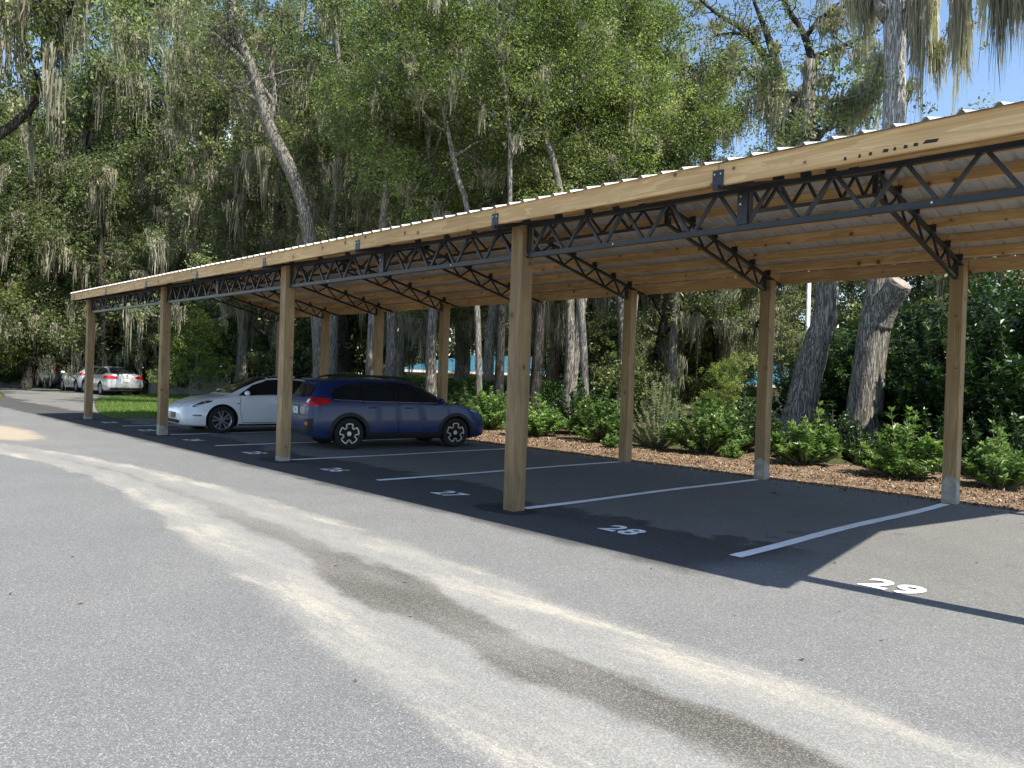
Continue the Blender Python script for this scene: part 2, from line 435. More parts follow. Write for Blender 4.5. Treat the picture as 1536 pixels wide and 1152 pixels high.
def strands(anchors, rs, width=.016):
    """hanging moss: anchors = (x,y,z,length,spread,count)"""
    V = []; R = []
    for (x, y, z, L, sp, cnt) in anchors:
        n = int(cnt)
        px = x+rs.normal(size=n)*sp; py = y+rs.normal(size=n)*sp
        off = np.hypot(px-x, py-y)/(sp*2.2+1e-6)
        ln = L*np.clip(1.05-off*.9, .12, 1)*rs.beta(2, 1.3, n)
        z0 = z+rs.uniform(-.12, .12, n)-off*.2
        ang = rs.uniform(0, math.pi, n)
        tone = np.clip(.5+rs.normal()*.2+rs.normal(size=n)*.12, 0, 1)
        w = width*rs.uniform(.6, 1.7, n)
        cx, cy, cz = px, py, z0
        segs = 4; drx, dry = rs.normal(size=2)*.025; cl_ = rs.integers(0, 5, n); cdx, cdy = rs.normal(size=5)*.022, rs.normal(size=5)*.022
        dx0, dy0 = np.cos(ang), np.sin(ang)
        for s in range(segs):
            nx = cx+rs.normal(size=n)*.028+(drx+cdx[cl_])*np.minimum(ln, 1.2)*.6-(px-x)*.10; ny = cy+rs.normal(size=n)*.028+(dry+cdy[cl_])*np.minimum(ln, 1.2)*.6-(py-y)*.10; nz = cz-ln/segs*rs.uniform(.6, 1.3, n)
            w0 = w*(.9, 1.3, 1.2, .8)[s]; w1 = w*(1.3, 1.2, .8, .15)[s]
            q = np.stack([np.stack([cx-dx0*w0, cy-dy0*w0, cz], 1), np.stack([cx+dx0*w0, cy+dy0*w0, cz], 1),
                          np.stack([nx+dx0*w1, ny+dy0*w1, nz], 1), np.stack([nx-dx0*w1, ny-dy0*w1, nz], 1)], 1)
            V.append(q.reshape(-1, 3)); R.append(tone)
            cx, cy, cz = nx, ny, nz
    return np.concatenate(V), np.concatenate(R)

def smooth_path(pts, n=5):
    """catmull-rom through (Vector, r)"""
    P = [Vector(p) for p, _ in pts]; Rr = [r for _, r in pts]; out = []; rr = []
    for i in range(len(P)-1):
        a = P[max(i-1, 0)]; b = P[i]; c = P[i+1]; d = P[min(i+2, len(P)-1)]
        for k in range(n):
            t = k/n
            out.append(.5*((2*b)+(c-a)*t+(2*a-5*b+4*c-d)*t*t+(3*b-a-3*c+d)*t**3))
            rr.append(Rr[i]*(1-t)+Rr[i+1]*t)
    out.append(P[-1]); rr.append(Rr[-1])
    return out, rr

def wander(rng, p, d, L, n, up=.1, jit=.25):
    pts = [Vector(p)]; d = Vector(d).normalized()
    for i in range(n):
        d = (d+Vector((rng.gauss(0, jit), rng.gauss(0, jit), rng.gauss(0, jit)+up))).normalized()
        pts.append(pts[-1]+d*(L/n))
    return pts

def tree_parts(seed, trunk, spread, limbs, limb_from=.45, clump_r=(.7, 1.3), per=260, leaf=.11,
               elev=(10, 55), moss=40, moss_len=(.6, 2.2), leafm='leaf_oak', barkm='bark_grey', low=None, sprout=0, mwid=.016,
               hue=.5, extra_paths=(), extra_clumps=(), extra_moss=(), dens=1., stem=True, moss_cnt=34, side=3):
    """trunk: list of (pos, radius) local to the base. Returns (trunk mesh, crown mesh, moss mesh)"""
    rng = random.Random(seed); rs = np.random.default_rng(seed)
    mb = MB(); P, Rr = smooth_path(trunk, 5)
    if Rr[0] > .12:   # flare at the root
        Rr = [r*(1+.45*math.exp(-max(p.z, 0)/.5)) for p, r in zip(P, Rr)]
    mb.tube(P, Rr, 12, wob=.05, rng=rng)
    clumps = []; mosses = []
    H = P[-1].z
    def cl(p, s=1.):
        if low is not None and p.z < low: return
        r = rng.uniform(*clump_r)*s
        clumps.append((tuple(p+Vector((rng.gauss(0, .25), rng.gauss(0, .25), rng.gauss(0, .2)))), r, min(1, max(0, rng.gauss(hue, .25)))))
    n0 = int(len(P)*limb_from)
    for k in range(limbs):
        i = n0+int((len(P)-1-n0)*(k+.3)/limbs)
        a = k*2.4+rng.uniform(-.5, .5); e = rad(rng.uniform(*elev))
        frac = 1-.45*(k/limbs)
        L = spread*rng.uniform(.75, 1.1)*frac
        d = Vector((math.cos(a)*math.cos(e), math.sin(a)*math.cos(e), math.sin(e)))
        pts = wander(rng, P[i], d, L, 7, .04, .2)
        r0 = Rr[i]*rng.uniform(.4, .62)
        mb.tube(pts, [max(.015, r0*(1-j/7.6)) for j in range(8)], 7)
        for j in range(2, 8):
            if j > 3: cl(pts[j])
            if rng.random() < .5: mosses.append(pts[j])
            for _ in range(1 if side < 3 else (2 if j % 2 else 1)):
                a2 = rng.uniform(0, 2*math.pi)
                dd = (pts[j]-pts[j-1]).normalized()+Vector((math.cos(a2), math.sin(a2), rng.uniform(-.1, .8)))*.9
                q = wander(rng, pts[j], dd, L*rng.uniform(.25, .42), 4, .05, .3)
                mb.tube(q, [max(.008, r0*.34*(1-m_/4.5)) for m_ in range(5)], 5)
                cl(q[-1]); cl(q[2], .8)
                if rng.random() < .6: mosses.append(q[-2]); mosses.append(q[-1])
    cl(P[-1]); cl(P[-1]+Vector((.5, .3, .5)))
    for path in extra_paths:
        q, r_ = smooth_path(path, 4); mb.tube(q, r_, 8, wob=.04, rng=rng)
        for _k in range(len(q)//3, len(q)):
            for _s in range(sprout):
                a2 = rng.uniform(0, 2*math.pi)
                tw = wander(rng, q[_k], (math.cos(a2), math.sin(a2), rng.uniform(-.3, .9)), rng.uniform(.7, 2.0), 5, .04, .35)
                mb.tube(tw, [max(.006, min(.03, r_[_k]*.4)*(1-j/5.6)) for j in range(6)], 4)
                if rng.random() < .75: clumps.append((tuple(tw[-1]), rng.uniform(.3, .55), hue))
                if rng.random() < .25: mosses.append(tw[2])
    for c in extra_clumps: clumps.append(c)
    tm = mb.mesh('trunk', M[barkm], smooth=True)
    cm = mm = None
    if clumps and per > 0:
        V, R = clump_leaves(clumps, per*dens, leaf, rs); cm = np_mesh('crown', V, 4, M[leafm], R)
    an = list(extra_moss)
    if moss and mosses:
        for _ in range(moss):
            p = rng.choice(mosses); L = rng.uniform(*moss_len)
            an.append((p.x+rng.gauss(0, .15), p.y+rng.gauss(0, .15), p.z, L, rng.uniform(.08, .28), moss_cnt))
    if an:
        V, R = strands(an, rs, mwid); mm = np_mesh('spanish_moss', V, 4, M['moss'], R)
    return tm, cm, mm

def place_tree(kind, parts, label, loc, rz=0, scale=1., group=None, cat='tree'):
    t = thing(kind, label, cat, loc, rz, group, scale)
    for n, me in zip(('trunk', 'crown', 'spanish_moss'), parts):
        if me: link(n, me, t)
    return t
# ================================================================== GROUND
def flat(name, pts, z, mat): return sheet(name, pts, z, mat)
flat('ground', [(-260, -120), (120, -120), (120, 260), (-260, 260)], 0., M['floor'])
road_pts = [(30, -30), (30, 5.8), (-17.62, 5.8), (-17.62, .62), (-19.4, .85), (-23, 1.7), (-27, 2.75), (-31, 3.9), (-33.6, 4.8),
            (-34.2, 6.0), (-34.6, 8.3), (-52, 9.2), (-70, 12), (-110, 22), (-110, 12), (-70, 4.6), (-52, 2.9), (-39, 1.7), (-33.8, 1.0), (-30.6, .2), (-29.6, -1.6), (-31, -6), (-36, -30)]
flat('road', road_pts, .004, M['asphalt'])
# grass patches (soil sheet + blades)
def grass_patch(name, poly, n, seed, h=.07):
    flat(name+'_ground', poly, .006, M['lawn'])
    rs = np.random.default_rng(seed)
    P = np.array(poly); lo = P.min(0); hi = P.max(0)
    pts = rs.uniform(lo, hi, (n*3, 2)); ins = np.zeros(len(pts), bool); j = len(P)-1
    for i in range(len(P)):
        xi, yi = P[i]; xj, yj = P[j]
        c = ((yi > pts[:, 1]) != (yj > pts[:, 1])) & (pts[:, 0] < (xj-xi)*(pts[:, 1]-yi)/(yj-yi+1e-12)+xi)
        ins ^= c; j = i
    pts = pts[ins][:n]; N = len(pts)
    a = rs.uniform(0, math.pi, N); w = rs.uniform(.004, .012, N); hh = h*rs.uniform(.5, 1.6, N)
    dx, dy = np.cos(a)*w, np.sin(a)*w; lx, ly = rs.normal(size=N)*hh*.4, rs.normal(size=N)*hh*.4
    z0 = np.full(N, .006)
    V = np.stack([np.stack([pts[:, 0]-dx, pts[:, 1]-dy, z0], 1), np.stack([pts[:, 0]+dx, pts[:, 1]+dy, z0], 1),
                  np.stack([pts[:, 0]+lx, pts[:, 1]+ly, z0+hh], 1)], 1).reshape(-1, 3)
    me = np_mesh('grass', V, 3, M['grass'], rs.random(N))
    return tag(link('grass', me), 'short green grass growing beside the road', 'grass', kind='stuff')
g1 = grass_patch('verge', [(-17.66, .7), (-19.4, .9), (-23, 1.75), (-27, 2.8), (-31, 3.95), (-33.5, 4.9), (-34, 6), (-36.6, 8), (-36.6, 14), (-26, 14), (-17.66, 9)], 60000, 3)
g1['label'] = 'short green lawn between the far end of the carport and the pale wall'
g2 = grass_patch('island', [(-29.8, -1.6), (-30.8, .15), (-33.8, .9), (-39, 1.6), (-44, -3), (-34, -14), (-31, -6)], 30000, 4)
g2['label'] = 'green verge on the near left side of the road'
g3 = grass_patch('far_verge', [(-53, 9.3), (-70, 12.2), (-90, 17.5), (-90, 22), (-60, 16), (-50, 12)], 25000, 5, .25)
g3['label'] = 'tall grass along the far side of the road bend'
# mulch bed
bed = [(20, 5.8), (20, 8.6), (8, 9.3), (2, 9.8), (-3, 10.2), (-8, 9.6), (-13, 9.2), (-17.3, 8.5), (-17.3, 5.8)]
bm = bmesh.new()
vs = []
nx, ny = 150, 14
rgb = random.Random(2)
for i in range(nx+1):
    x = -17.3+37.3*i/nx
    yb = 9.2+.6*math.sin(x*.35)
    for j in range(ny+1):
        y = 5.78+.05*math.sin(x*3.1)*math.sin(x*1.3)+(yb-5.78)*j/ny
        z = .008+(.05+rgb.uniform(0, .035))*min(1, j/2) if 0 < j < ny else (.005 if j == 0 else -.02)
        vs.append(bm.verts.new((x, y, z)))
for i in range(nx):
    for j in range(ny):
        a = i*(ny+1)+j; bm.faces.new((vs[a], vs[a+ny+1], vs[a+ny+2], vs[a+1]))
me = bpy.data.meshes.new('mulch_bed'); bm.to_mesh(me); bm.free(); me.materials.append(M['mulch'])
me.polygons.foreach_set('use_smooth', [True]*len(me.polygons))
tag(link('mulch_bed', me), kind='structure')
rs = np.random.default_rng(11)
N = 27000
cx = rs.uniform(-12, 7, N); cy = 5.74+np.abs(rs.normal(size=N))*1.6; spill = rs.random(N) < .035
cy = np.where(spill, 5.85-rs.exponential(.28, N)*(.4+np.sin(cx*2.1)**2), cy)
cz = .055+rs.uniform(0, .03, N)*np.clip((cy-5.7)*2, 0, 1)-.05*(cy < 5.95)
cz = np.where(cy < 5.78, -.002, cz)
ok = cy < 9.4; C = np.stack([cx, cy, cz+.012], 1)[ok]
s = rs.uniform(.02, .075, len(C))
V = leaves(C, s, s*rs.uniform(.2, .5, len(C)), rs, up=2.2)
tag(link('wood_chips', np_mesh('wood_chips', V, 4, M['chip'], rs.random(len(C)))), 'brown wood chips and dead leaves strewn over the planting bed', 'wood chips', kind='stuff')
# pale footpath seen between the trees
flat('path', [(-26, 22.5), (-3, 29), (-2.5, 31.5), (-27, 25)], .008, simple('pale_path', (.48, .40, .33), .9, var=.15, scale=2))

# asphalt patches round the front posts, stripes, numbers
rr = random.Random(5)
for px_ in (-17.4, -11.6, -5.8, 0., 5.8):
    pts = []
    for k in range(22):
        a = 2*math.pi*k/22
        pts.append((px_-.12+.42*math.copysign(abs(math.cos(a))**.6, math.cos(a))*rr.uniform(.9, 1.1), -.03+.25*math.copysign(abs(math.sin(a))**.6, math.sin(a))*rr.uniform(.85, 1.12)))
    flat('asphalt_patch', pts, .008, M['patch'])
for k in range(-6, 2):
    x = 2.9*k
    n = 40; L = []; R_ = []
    for i in range(n+1):
        y = .02+(5.50-.02)*i/n
        w = .064+rr.uniform(-.0035, .0035)
        xo = x+.02*math.sin(i*.21+k)
        L.append((xo-w, y)); R_.append((xo+w, y))
    if x in (0., -5.8, -11.6, -17.4) : L = [(a, max(b, .16)) for a, b in L]; R_ = [(a, max(b, .16)) for a, b in R_]
    if k == -6: continue
    mb = MB(); vs = []
    for (a, b), (c, d) in zip(L, R_): vs += [(a, b, .0125), (c, d, .0125)]
    fs = [(2*i, 2*i+1, 2*i+3, 2*i+2) for i in range(n) if L[i][1] != L[i+1][1]]
    mb.add(vs, fs); tag(mb.build('parking_line', M['paint']), kind='structure')

def number(txt, x, y):
    cu = bpy.data.curves.new('n', 'FONT'); cu.body = txt; cu.size = .46; cu.align_x = 'CENTER'
    cu.offset = .013; cu.space_character = 1.06; cu.resolution_u = 6
    o = bpy.data.objects.new('n', cu); COL.objects.link(o)
    bpy.context.view_layer.update()
    me = bpy.data.meshes.new_from_object(o.evaluated_get(bpy.context.evaluated_depsgraph_get()))
    bpy.data.objects.remove(o); bpy.data.curves.remove(cu)
    me.materials.clear(); me.materials.append(M['paint'])
    xs = [v.co.x for v in me.vertices]; w = max(xs)-min(xs); mid = (max(xs)+min(xs))/2
    for v in me.vertices: v.co.x = (v.co.x-mid)*.44/w; v.co.z = 0
    tag(link('stall_number', me, None, (x, y, .0125)), kind='structure')
for i, tx in enumerate(('29', '28', '27', '26', '25', '24', '23', '22')):
    number(tx, 4.27-2.9*i if i == 0 else 1.54-2.9*(i-1), -.03)

# fallen leaves on the road
lf = [((-.3, -4.6), .05, 'tan'), ((2.6, -3.35), .035, 'tan'), ((3.3, -4.2), .03, 'dark'), ((1.15, -3.05), .05, 'tan'), ((1.9, -2.9), .04, 'tan'),
      ((4.3, -.9), .03, 'tan'), ((3.9, -1.6), .03, 'tan'), ((4.6, -2.05), .045, 'dark'), ((4.75, -1.3), .04, 'tan'), ((3.6, .55), .05, 'dark'),
      ((2.75, -1.0), .04, 'dark'), ((4.4, 1.7), .04, 'tan'), ((1.1, -4.9), .05, 'tan'), ((.6, -5.2), .04, 'dark')]
mt = {'tan': simple('dry_leaf', (.30, .17, .085), .8, var=.3, scale=40), 'dark': simple('brown_leaf', (.13, .07, .04), .8, var=.3, scale=40)}
for i, ((x, y), s, k) in enumerate(lf):
    s *= .5
    mb = MB(); n = 10; out = []
    for j in range(n):
        a = 2*math.pi*j/n; out.append((s*math.cos(a)*.8, s*.42*math.sin(a)*(1-.3*math.cos(a)), .006+.35*s*abs(math.sin(a))*.6))
    vs = [(0, 0, .004)]+out; mb.add(vs, [(0, 1+j, 1+(j+1) % n) for j in range(n)])
    o = mb.build('fallen_leaf', mt[k]); o.location = (x, y, .006); o.rotation_euler = (0, 0, i*1.7)
    tag(o, 'small curled dry leaf lying on the grey asphalt', 'leaf', 'dry leaves scattered on the asphalt')

# ================================================================== CARPORT
XS = [-17.4+2.9*i for i in range(9)]          # frames, the last at x = 5.8
SL = .24; YR = 2.83; YE0 = -.42; YE1 = 6.10
def ztop(y): return 3.40+SL*(YR-abs(y-YR))-.0
cp = thing('carport', 'long open carport with timber posts, black steel trusses and ribbed metal roof over numbered bays', 'carport')
PW = .184
def post(x, y, h, patch=0):
    mb = MB(); mb.box((x, y, h/2-.01), (PW, PW, h))
    o = mb.build('post', M['post'], cp, bevel=.007)
    if patch:
        s = MB(); xx = x; d = PW/2+.002
        out = [(-.088, 0), (.088, 0), (.088, patch*.85), (.03, patch), (-.04, patch*.93), (-.088, patch*.7)]
        s.add([(x+a, y-d, .012+b) for a, b in out]+[(x+a, y-d+.004, .012+b) for a, b in out], [tuple(range(6))]+[(i, (i+1) % 6, 6+(i+1) % 6, 6+i) for i in range(6)])
        out = [(-.088, 0), (.088, 0), (.088, patch*.45), (.02, patch*.7), (-.088, patch*.85)]
        s.add([(x+d, y+a, .012+b) for a, b in out]+[(x+d-.004, y+a, .012+b) for a, b in out], [tuple(range(5))]+[(i, (i+1) % 5, 5+(i+1) % 5, 5+i) for i in range(5)])
        s.build('grey_coating', M['grey_patch'], o)
    return o
for i, x in enumerate(XS[::2]): post(x, 0, 3.352, {0: .10, 1: .26, 2: .09}.get(i, 0))
for i, x in enumerate(XS): post(x, 5.69, 3.335, {7: .40, 6: .36}.get(i, 0))

# front and rear-less girders: one per double bay
def girder(x0, x1):
    mb = MB(); a = x0+PW/2+.004; b = x1-PW/2-.004
    mb.bar((a, 0, 3.335), (b, 0, 3.335), .05, .045); mb.bar((a, 0, 2.995), (b, 0, 2.995), .05, .055)
    mb.bar((a+.02, 0, 3.022), (a+.02, 0, 3.313), .045, .035, (1, 0, 0)); mb.bar((b-.02, 0, 3.022), (b-.02, 0, 3.313), .045, .035, (1, 0, 0))
    n = 10; p = (b-a-.08)/n
    for k in range(n):
        xl = a+.04+p*k; xm = xl+p/2; xr = xl+p
        mb.bar((xl+.035, 0, 3.022), (xm-.028, 0, 3.313), .03, .032, (1, 0, 0)); mb.bar((xm+.028, 0, 3.313), (xr-.035, 0, 3.022), .03, .032, (1, 0, 0))
    o = mb.build('girder_truss', M['steel'], cp, bevel=.003)
    xm = (x0+x1)/2
    pl = MB(); pl.box((xm, -.032, 3.165), (.10, .012, .29)); pl.box((xm+.05, 0, 3.165), (.012, .044, .285))
    pl.build('splice_plate', M['steel'], o)
    bl = MB()
    for z in (3.27, 3.20): bl.tube([(xm-.012, -.038, z), (xm-.012, -.050, z)], [.011, .011], 8)
    for z in (2.995,):
        for xx in (xm+1.6, xm-1.5): bl.tube([(xx, -.025, z), (xx, -.034, z)], [.009, .009], 8)
    bl.tube([(x0+PW/2+.02, -.025, 3.0), (x0+PW/2+.02, -.036, 3.0)], [.01, .01], 8)
    bl.build('bolt', M['bolt'], o)
for i in range(0, 8, 2): girder(XS[i], XS[i+1+1])

PUR = [.07, .62, 1.17, 1.72, 2.27, 2.72, 2.94, 3.45, 4.04, 4.62, 5.17, 5.66]     # purlin rows between the two fascias
def dirn(y): s = SL if y < YR else -SL; return Vector((0, 1, s)).normalized(), Vector((0, -s, 1)).normalized()
def rafter(x):
    mb = MB()
    ct = .022                     # half chord
    for (ya, yb) in ((YE0-.06, YR), (YE1+.02, YR)):
        mb.bar((x, ya, ztop(ya)-ct), (x, yb, ztop(yb)-ct), .05, 2*ct)
    dp = .27
    ya, yb = .06, YR-.004
    mb.bar((x, ya, ztop(ya)-dp), (x, yb, ztop(yb)-dp), .045, .04); mb.bar((x, 5.57, ztop(5.57)-dp), (x, YR+.004, ztop(YR)-dp), .045, .04)
    mb.box((x, YR, ztop(YR)-dp/2-.01), (.056, .09, dp+.02)); mb.box((x, .06+.02, ztop(.06)-dp/2-.02), (.052, .05, dp-.06)); mb.box((x, 5.565, ztop(5.565)-dp/2-.01), (.052, .035, dp))
    # web
    for side in (0, 1):
        ys = [.10, .62, 1.17, 1.72, 2.27, 2.79] if side == 0 else [2.87, 3.45, 4.04, 4.62, 5.17, 5.55]
        for k in range(5):
            a, b = ys[k], ys[k+1]; m_ = (a*.45+b*.55) if side else (a*.55+b*.45)
            mb.bar((x, a+.015, ztop(a)-.04), (x, m_-.012, ztop(m_)-dp+.018), .026, .026, (1, 0, 0))
            mb.bar((x, m_+.012, ztop(m_)-dp+.018), (x, b-.015, ztop(b)-.04), .026, .026, (1, 0, 0))
    # purlin clips
    for y in PUR:
        d, n = dirn(y); Mx = Matrix((Vector((1, 0, 0)), d, n)).transposed()
        p = Vector((x, y-.032, ztop(y-.032)))
        mb.box(p+n*.045, (.11, .006, .09), Mx); mb.box(p+n*.022+d*.022, (.09, .040, .044), Mx)
    for y, s in ((YE0, 1), (YE1, -1)):
        mb.box((x, y-s*.0235, ztop(y)+.045), (.105, .008, .16)); mb.box((x, y+s*.02, ztop(y)-.012), (.09, .07, .02))
    o = mb.build('rafter_truss', M['steel'], cp)
    bl = MB()
    for dx in (-.03, .03): bl.tube([(x+dx, YE0-.027, ztop(YE0)+.09), (x+dx, YE0-.034, ztop(YE0)+.09)], [.008, .008], 8)
    for z in (.09, .16): bl.tube([(x+.028, YR, ztop(YR)-z), (x+.036, YR, ztop(YR)-z)], [.012, .012], 8)
    bl.build('bolt', M['bolt'], o)
for x in XS: rafter(x)
rp = random.Random(9)
PH = .138
def board(name, x0, x1, y, mat, th=.038, h=PH, vert=False):
    mb = MB(); d, n = dirn(y)
    if vert: n = Vector((0, 0, 1)); d = Vector((0, 1, 0))
    Mx = Matrix((Vector((1, 0, 0)), d, n)).transposed()
    z = ztop(y)+(h/2+.004 if not vert else 0)
    c = Vector(((x0+x1)/2, y, ztop(y)))+n*(h/2+.048)
    mb.box(c, (x1-x0-.006, th, h), Mx @ Matrix.Rotation(rp.uniform(-.002, .002), 3, 'Y'))
    return mb.build(name, mat, cp, bevel=.003)
SMUDGE = [(4.01, .025, 3.326), (4.12, .022, 3.327), (4.20, .026, 3.329), (4.31, .045, 3.332), (4.375, .022, 3.333), (4.45, .032, 3.334), (4.52, .036, 3.336), (4.62, .11, 3.341)]
edges = [XS[0]-.30]+XS[1:-1]+[XS[-1]+.35]
for k in range(8):
    for y in PUR:
        if y in (2.72, 2.94) and False: continue
        board('purlin', edges[k]+rp.uniform(-.0, .0), edges[k+1], y, M['purlin'])
    for y, s in ((YE0, 1), (YE1, -1)):
        mb = MB(); z0 = ztop(y)-.002; zz = rp.uniform(-.010, .007)
        mb.box(((edges[k]+edges[k+1])/2, y, z0+.097+zz), (edges[k+1]-edges[k]-.008, .038, .190), Matrix.Rotation(rp.uniform(-.0015, .0015), 3, 'Y'))
        fb = mb.build('fascia_board', M['fascia'], cp, bevel=.003)
        if k == 7 and s == 1:      # row of black smudges low on the nearest board
            sm = MB(); yy = y-.0205
            for a, w_, z_ in SMUDGE:
                sm.add([(a-w_*.5, yy, z_-.012), (a+w_*.38, yy, z_-.015), (a+w_*.5, yy, z_+.008), (a-w_*.3, yy, z_+.013)], [(0, 1, 2, 3)])
            sm.build('black_smudge', simple('black_smudge', (.03, .022, .018), .8), fb)
for s, y0, y1 in ((0, YE0, YR), (1, YE1, YR)):     # gable rake boards
    for x in (edges[0]-.022, edges[-1]+.022):
        mb = MB(); a = y0; b = y1-(.004 if s == 0 else -.004)
        mb.bar((x, a, ztop(a)+.095), (x, b, ztop(b)+.095), .038, .185)
        mb.build('rake_board', M['fascia'], cp, bevel=.003)
# ribbed metal roof: trapezoid ribs every 0.2286 m running up the slope
def roof(side):
    prof = []; x = edges[0]-.06; xe = edges[-1]+.06
    P_ = .2286
    while x < xe:
        prof += [(x, 0), (x+.075, 0), (x+.0755, .003), (x+.083, .003), (x+.084, 0), (x+.145, 0), (x+.165, .026), (x+.187, .026), (x+.207, 0)]
        x += P_
    prof = [p for p in prof if p[0] <= xe]
    ya = YE0-.055 if side == 0 else YE1+.055
    ys = [ya, (ya+YR)/2, YR-.01*(1 if side == 0 else -1)]
    off = .190
    mb = MB(); vs = []
    for dz in (0, -.0012):
        for y in ys:
            for (px_, h) in prof:
                vs.append((px_, y, ztop(y)+off+.006+h+dz))
    n = len(prof); fs = []
    for L in range(2):
        for j in range(2):
            for i in range(n-1):
                q = (L*3*n+j*n+i, L*3*n+j*n+i+1, L*3*n+(j+1)*n+i+1, L*3*n+(j+1)*n+i)
                fs.append(q if (L == 0) == (side == 0) else q[::-1])
    for j in (0, 2):
        for i in range(n-1): fs.append((j*n+i, j*n+i+1, 3*n+j*n+i+1, 3*n+j*n+i))
    mb.add(vs, fs); mb.build('roof_sheet', M['roof'], cp)
    return
roof(0); roof(1)
mb = MB(); zz = ztop(YR)+.190+.04
mb.add([(edges[0]-.08, YR-.18, zz-.045), (edges[-1]+.08, YR-.18, zz-.045), (edges[-1]+.08, YR, zz), (edges[0]-.08, YR, zz), (edges[0]-.08, YR+.18, zz-.045), (edges[-1]+.08, YR+.18, zz-.045)],
       [(0, 1, 2, 3), (3, 2, 5, 4)]); mb.build('ridge_cap', M['roof'], cp)
# ================================================================== CARS
def paint_car(name, col, metal=.25, rough=.28, coat=.8):
    t = NT(name); n = t.noise(220, detail=1)
    c = t.mix(t.rng(n, .4, .6), tuple(x*.93 for x in col), col)
    d = t.noise(2.2, detail=4); zz = t.xyz()[2]
    dust = t.m('MULTIPLY', t.rng(d, .4, .7), t.rng(zz, .15, .7, .16, .02))
    c = t.mix(dust, c, tuple(.6*x+.4*y for x, y in zip(col, (.35, .32, .28))))
    return t.fin(c, rough, metal, .5, coat=coat)
M['white_paint'] = paint_car('white_car_paint', (.84, .86, .88), 0., .25)
M['blue_paint'] = paint_car('blue_car_paint', (.004, .022, .105), 0., .36, .25)
M['silver_paint'] = paint_car('silver_car_paint', (.52, .54, .56), .5, .3)
M['navy_paint'] = paint_car('dark_car_paint', (.016, .018, .055), 0., .45, .25)
M['glass'] = simple('car_glass', (.012, .014, .016), .05, 0., .35, .1)
M['trim'] = simple('black_plastic', (.016, .016, .017), .6, 0., .4, .15, 30)
M['gloss'] = simple('gloss_black', (.01, .01, .011), .12)
M['rubber'] = simple('tyre_rubber', (.020, .020, .021), .85, 0., .3, .2, 20)
M['alloy'] = simple('alloy', (.46, .47, .49), .3, .75)
M['chrome'] = simple('chrome', (.75, .75, .76), .15, 1.)
M['red'] = simple('tail_lens', (.42, .012, .014), .12)
M['lens'] = simple('clear_lens', (.55, .56, .58), .08, .3)
M['lens_dark'] = simple('smoked_lens', (.05, .055, .06), .08, .2)
M['plate'] = simple('number_plate', (.62, .68, .58), .5, var=.12, scale=30)
M['orange'] = simple('orange_lens', (.45, .10, .02), .2)
M['lamp_amber'] = simple('side_reflector', (.50, .22, .14), .2)

def chaikin(P, n=2):
    for _ in range(n):
        Q = [P[0]]
        for a, b in zip(P[:-1], P[1:]):
            Q += [(a[0]*.75+b[0]*.25, a[1]*.75+b[1]*.25), (a[0]*.25+b[0]*.75, a[1]*.25+b[1]*.75)]
        Q.append(P[-1]); P = Q
    return P

def pchip(xs, ys):
    xs = np.array(xs, float); ys = np.array(ys, float); h = np.diff(xs); d = np.diff(ys)/h; m = np.zeros(len(xs))
    m[0] = d[0]; m[-1] = d[-1]
    for i in range(1, len(xs)-1):
        m[i] = 0 if d[i-1]*d[i] <= 0 else 2*d[i-1]*d[i]/(d[i-1]+d[i])
    def f(x):
        i = min(max(np.searchsorted(xs, x)-1, 0), len(h)-1); t = (x-xs[i])/h[i]
        return float((2*t**3-3*t**2+1)*ys[i]+(t**3-2*t**2+t)*h[i]*m[i]+(-2*t**3+3*t**2)*ys[i+1]+(t**3-t**2)*h[i]*m[i+1])
    return f

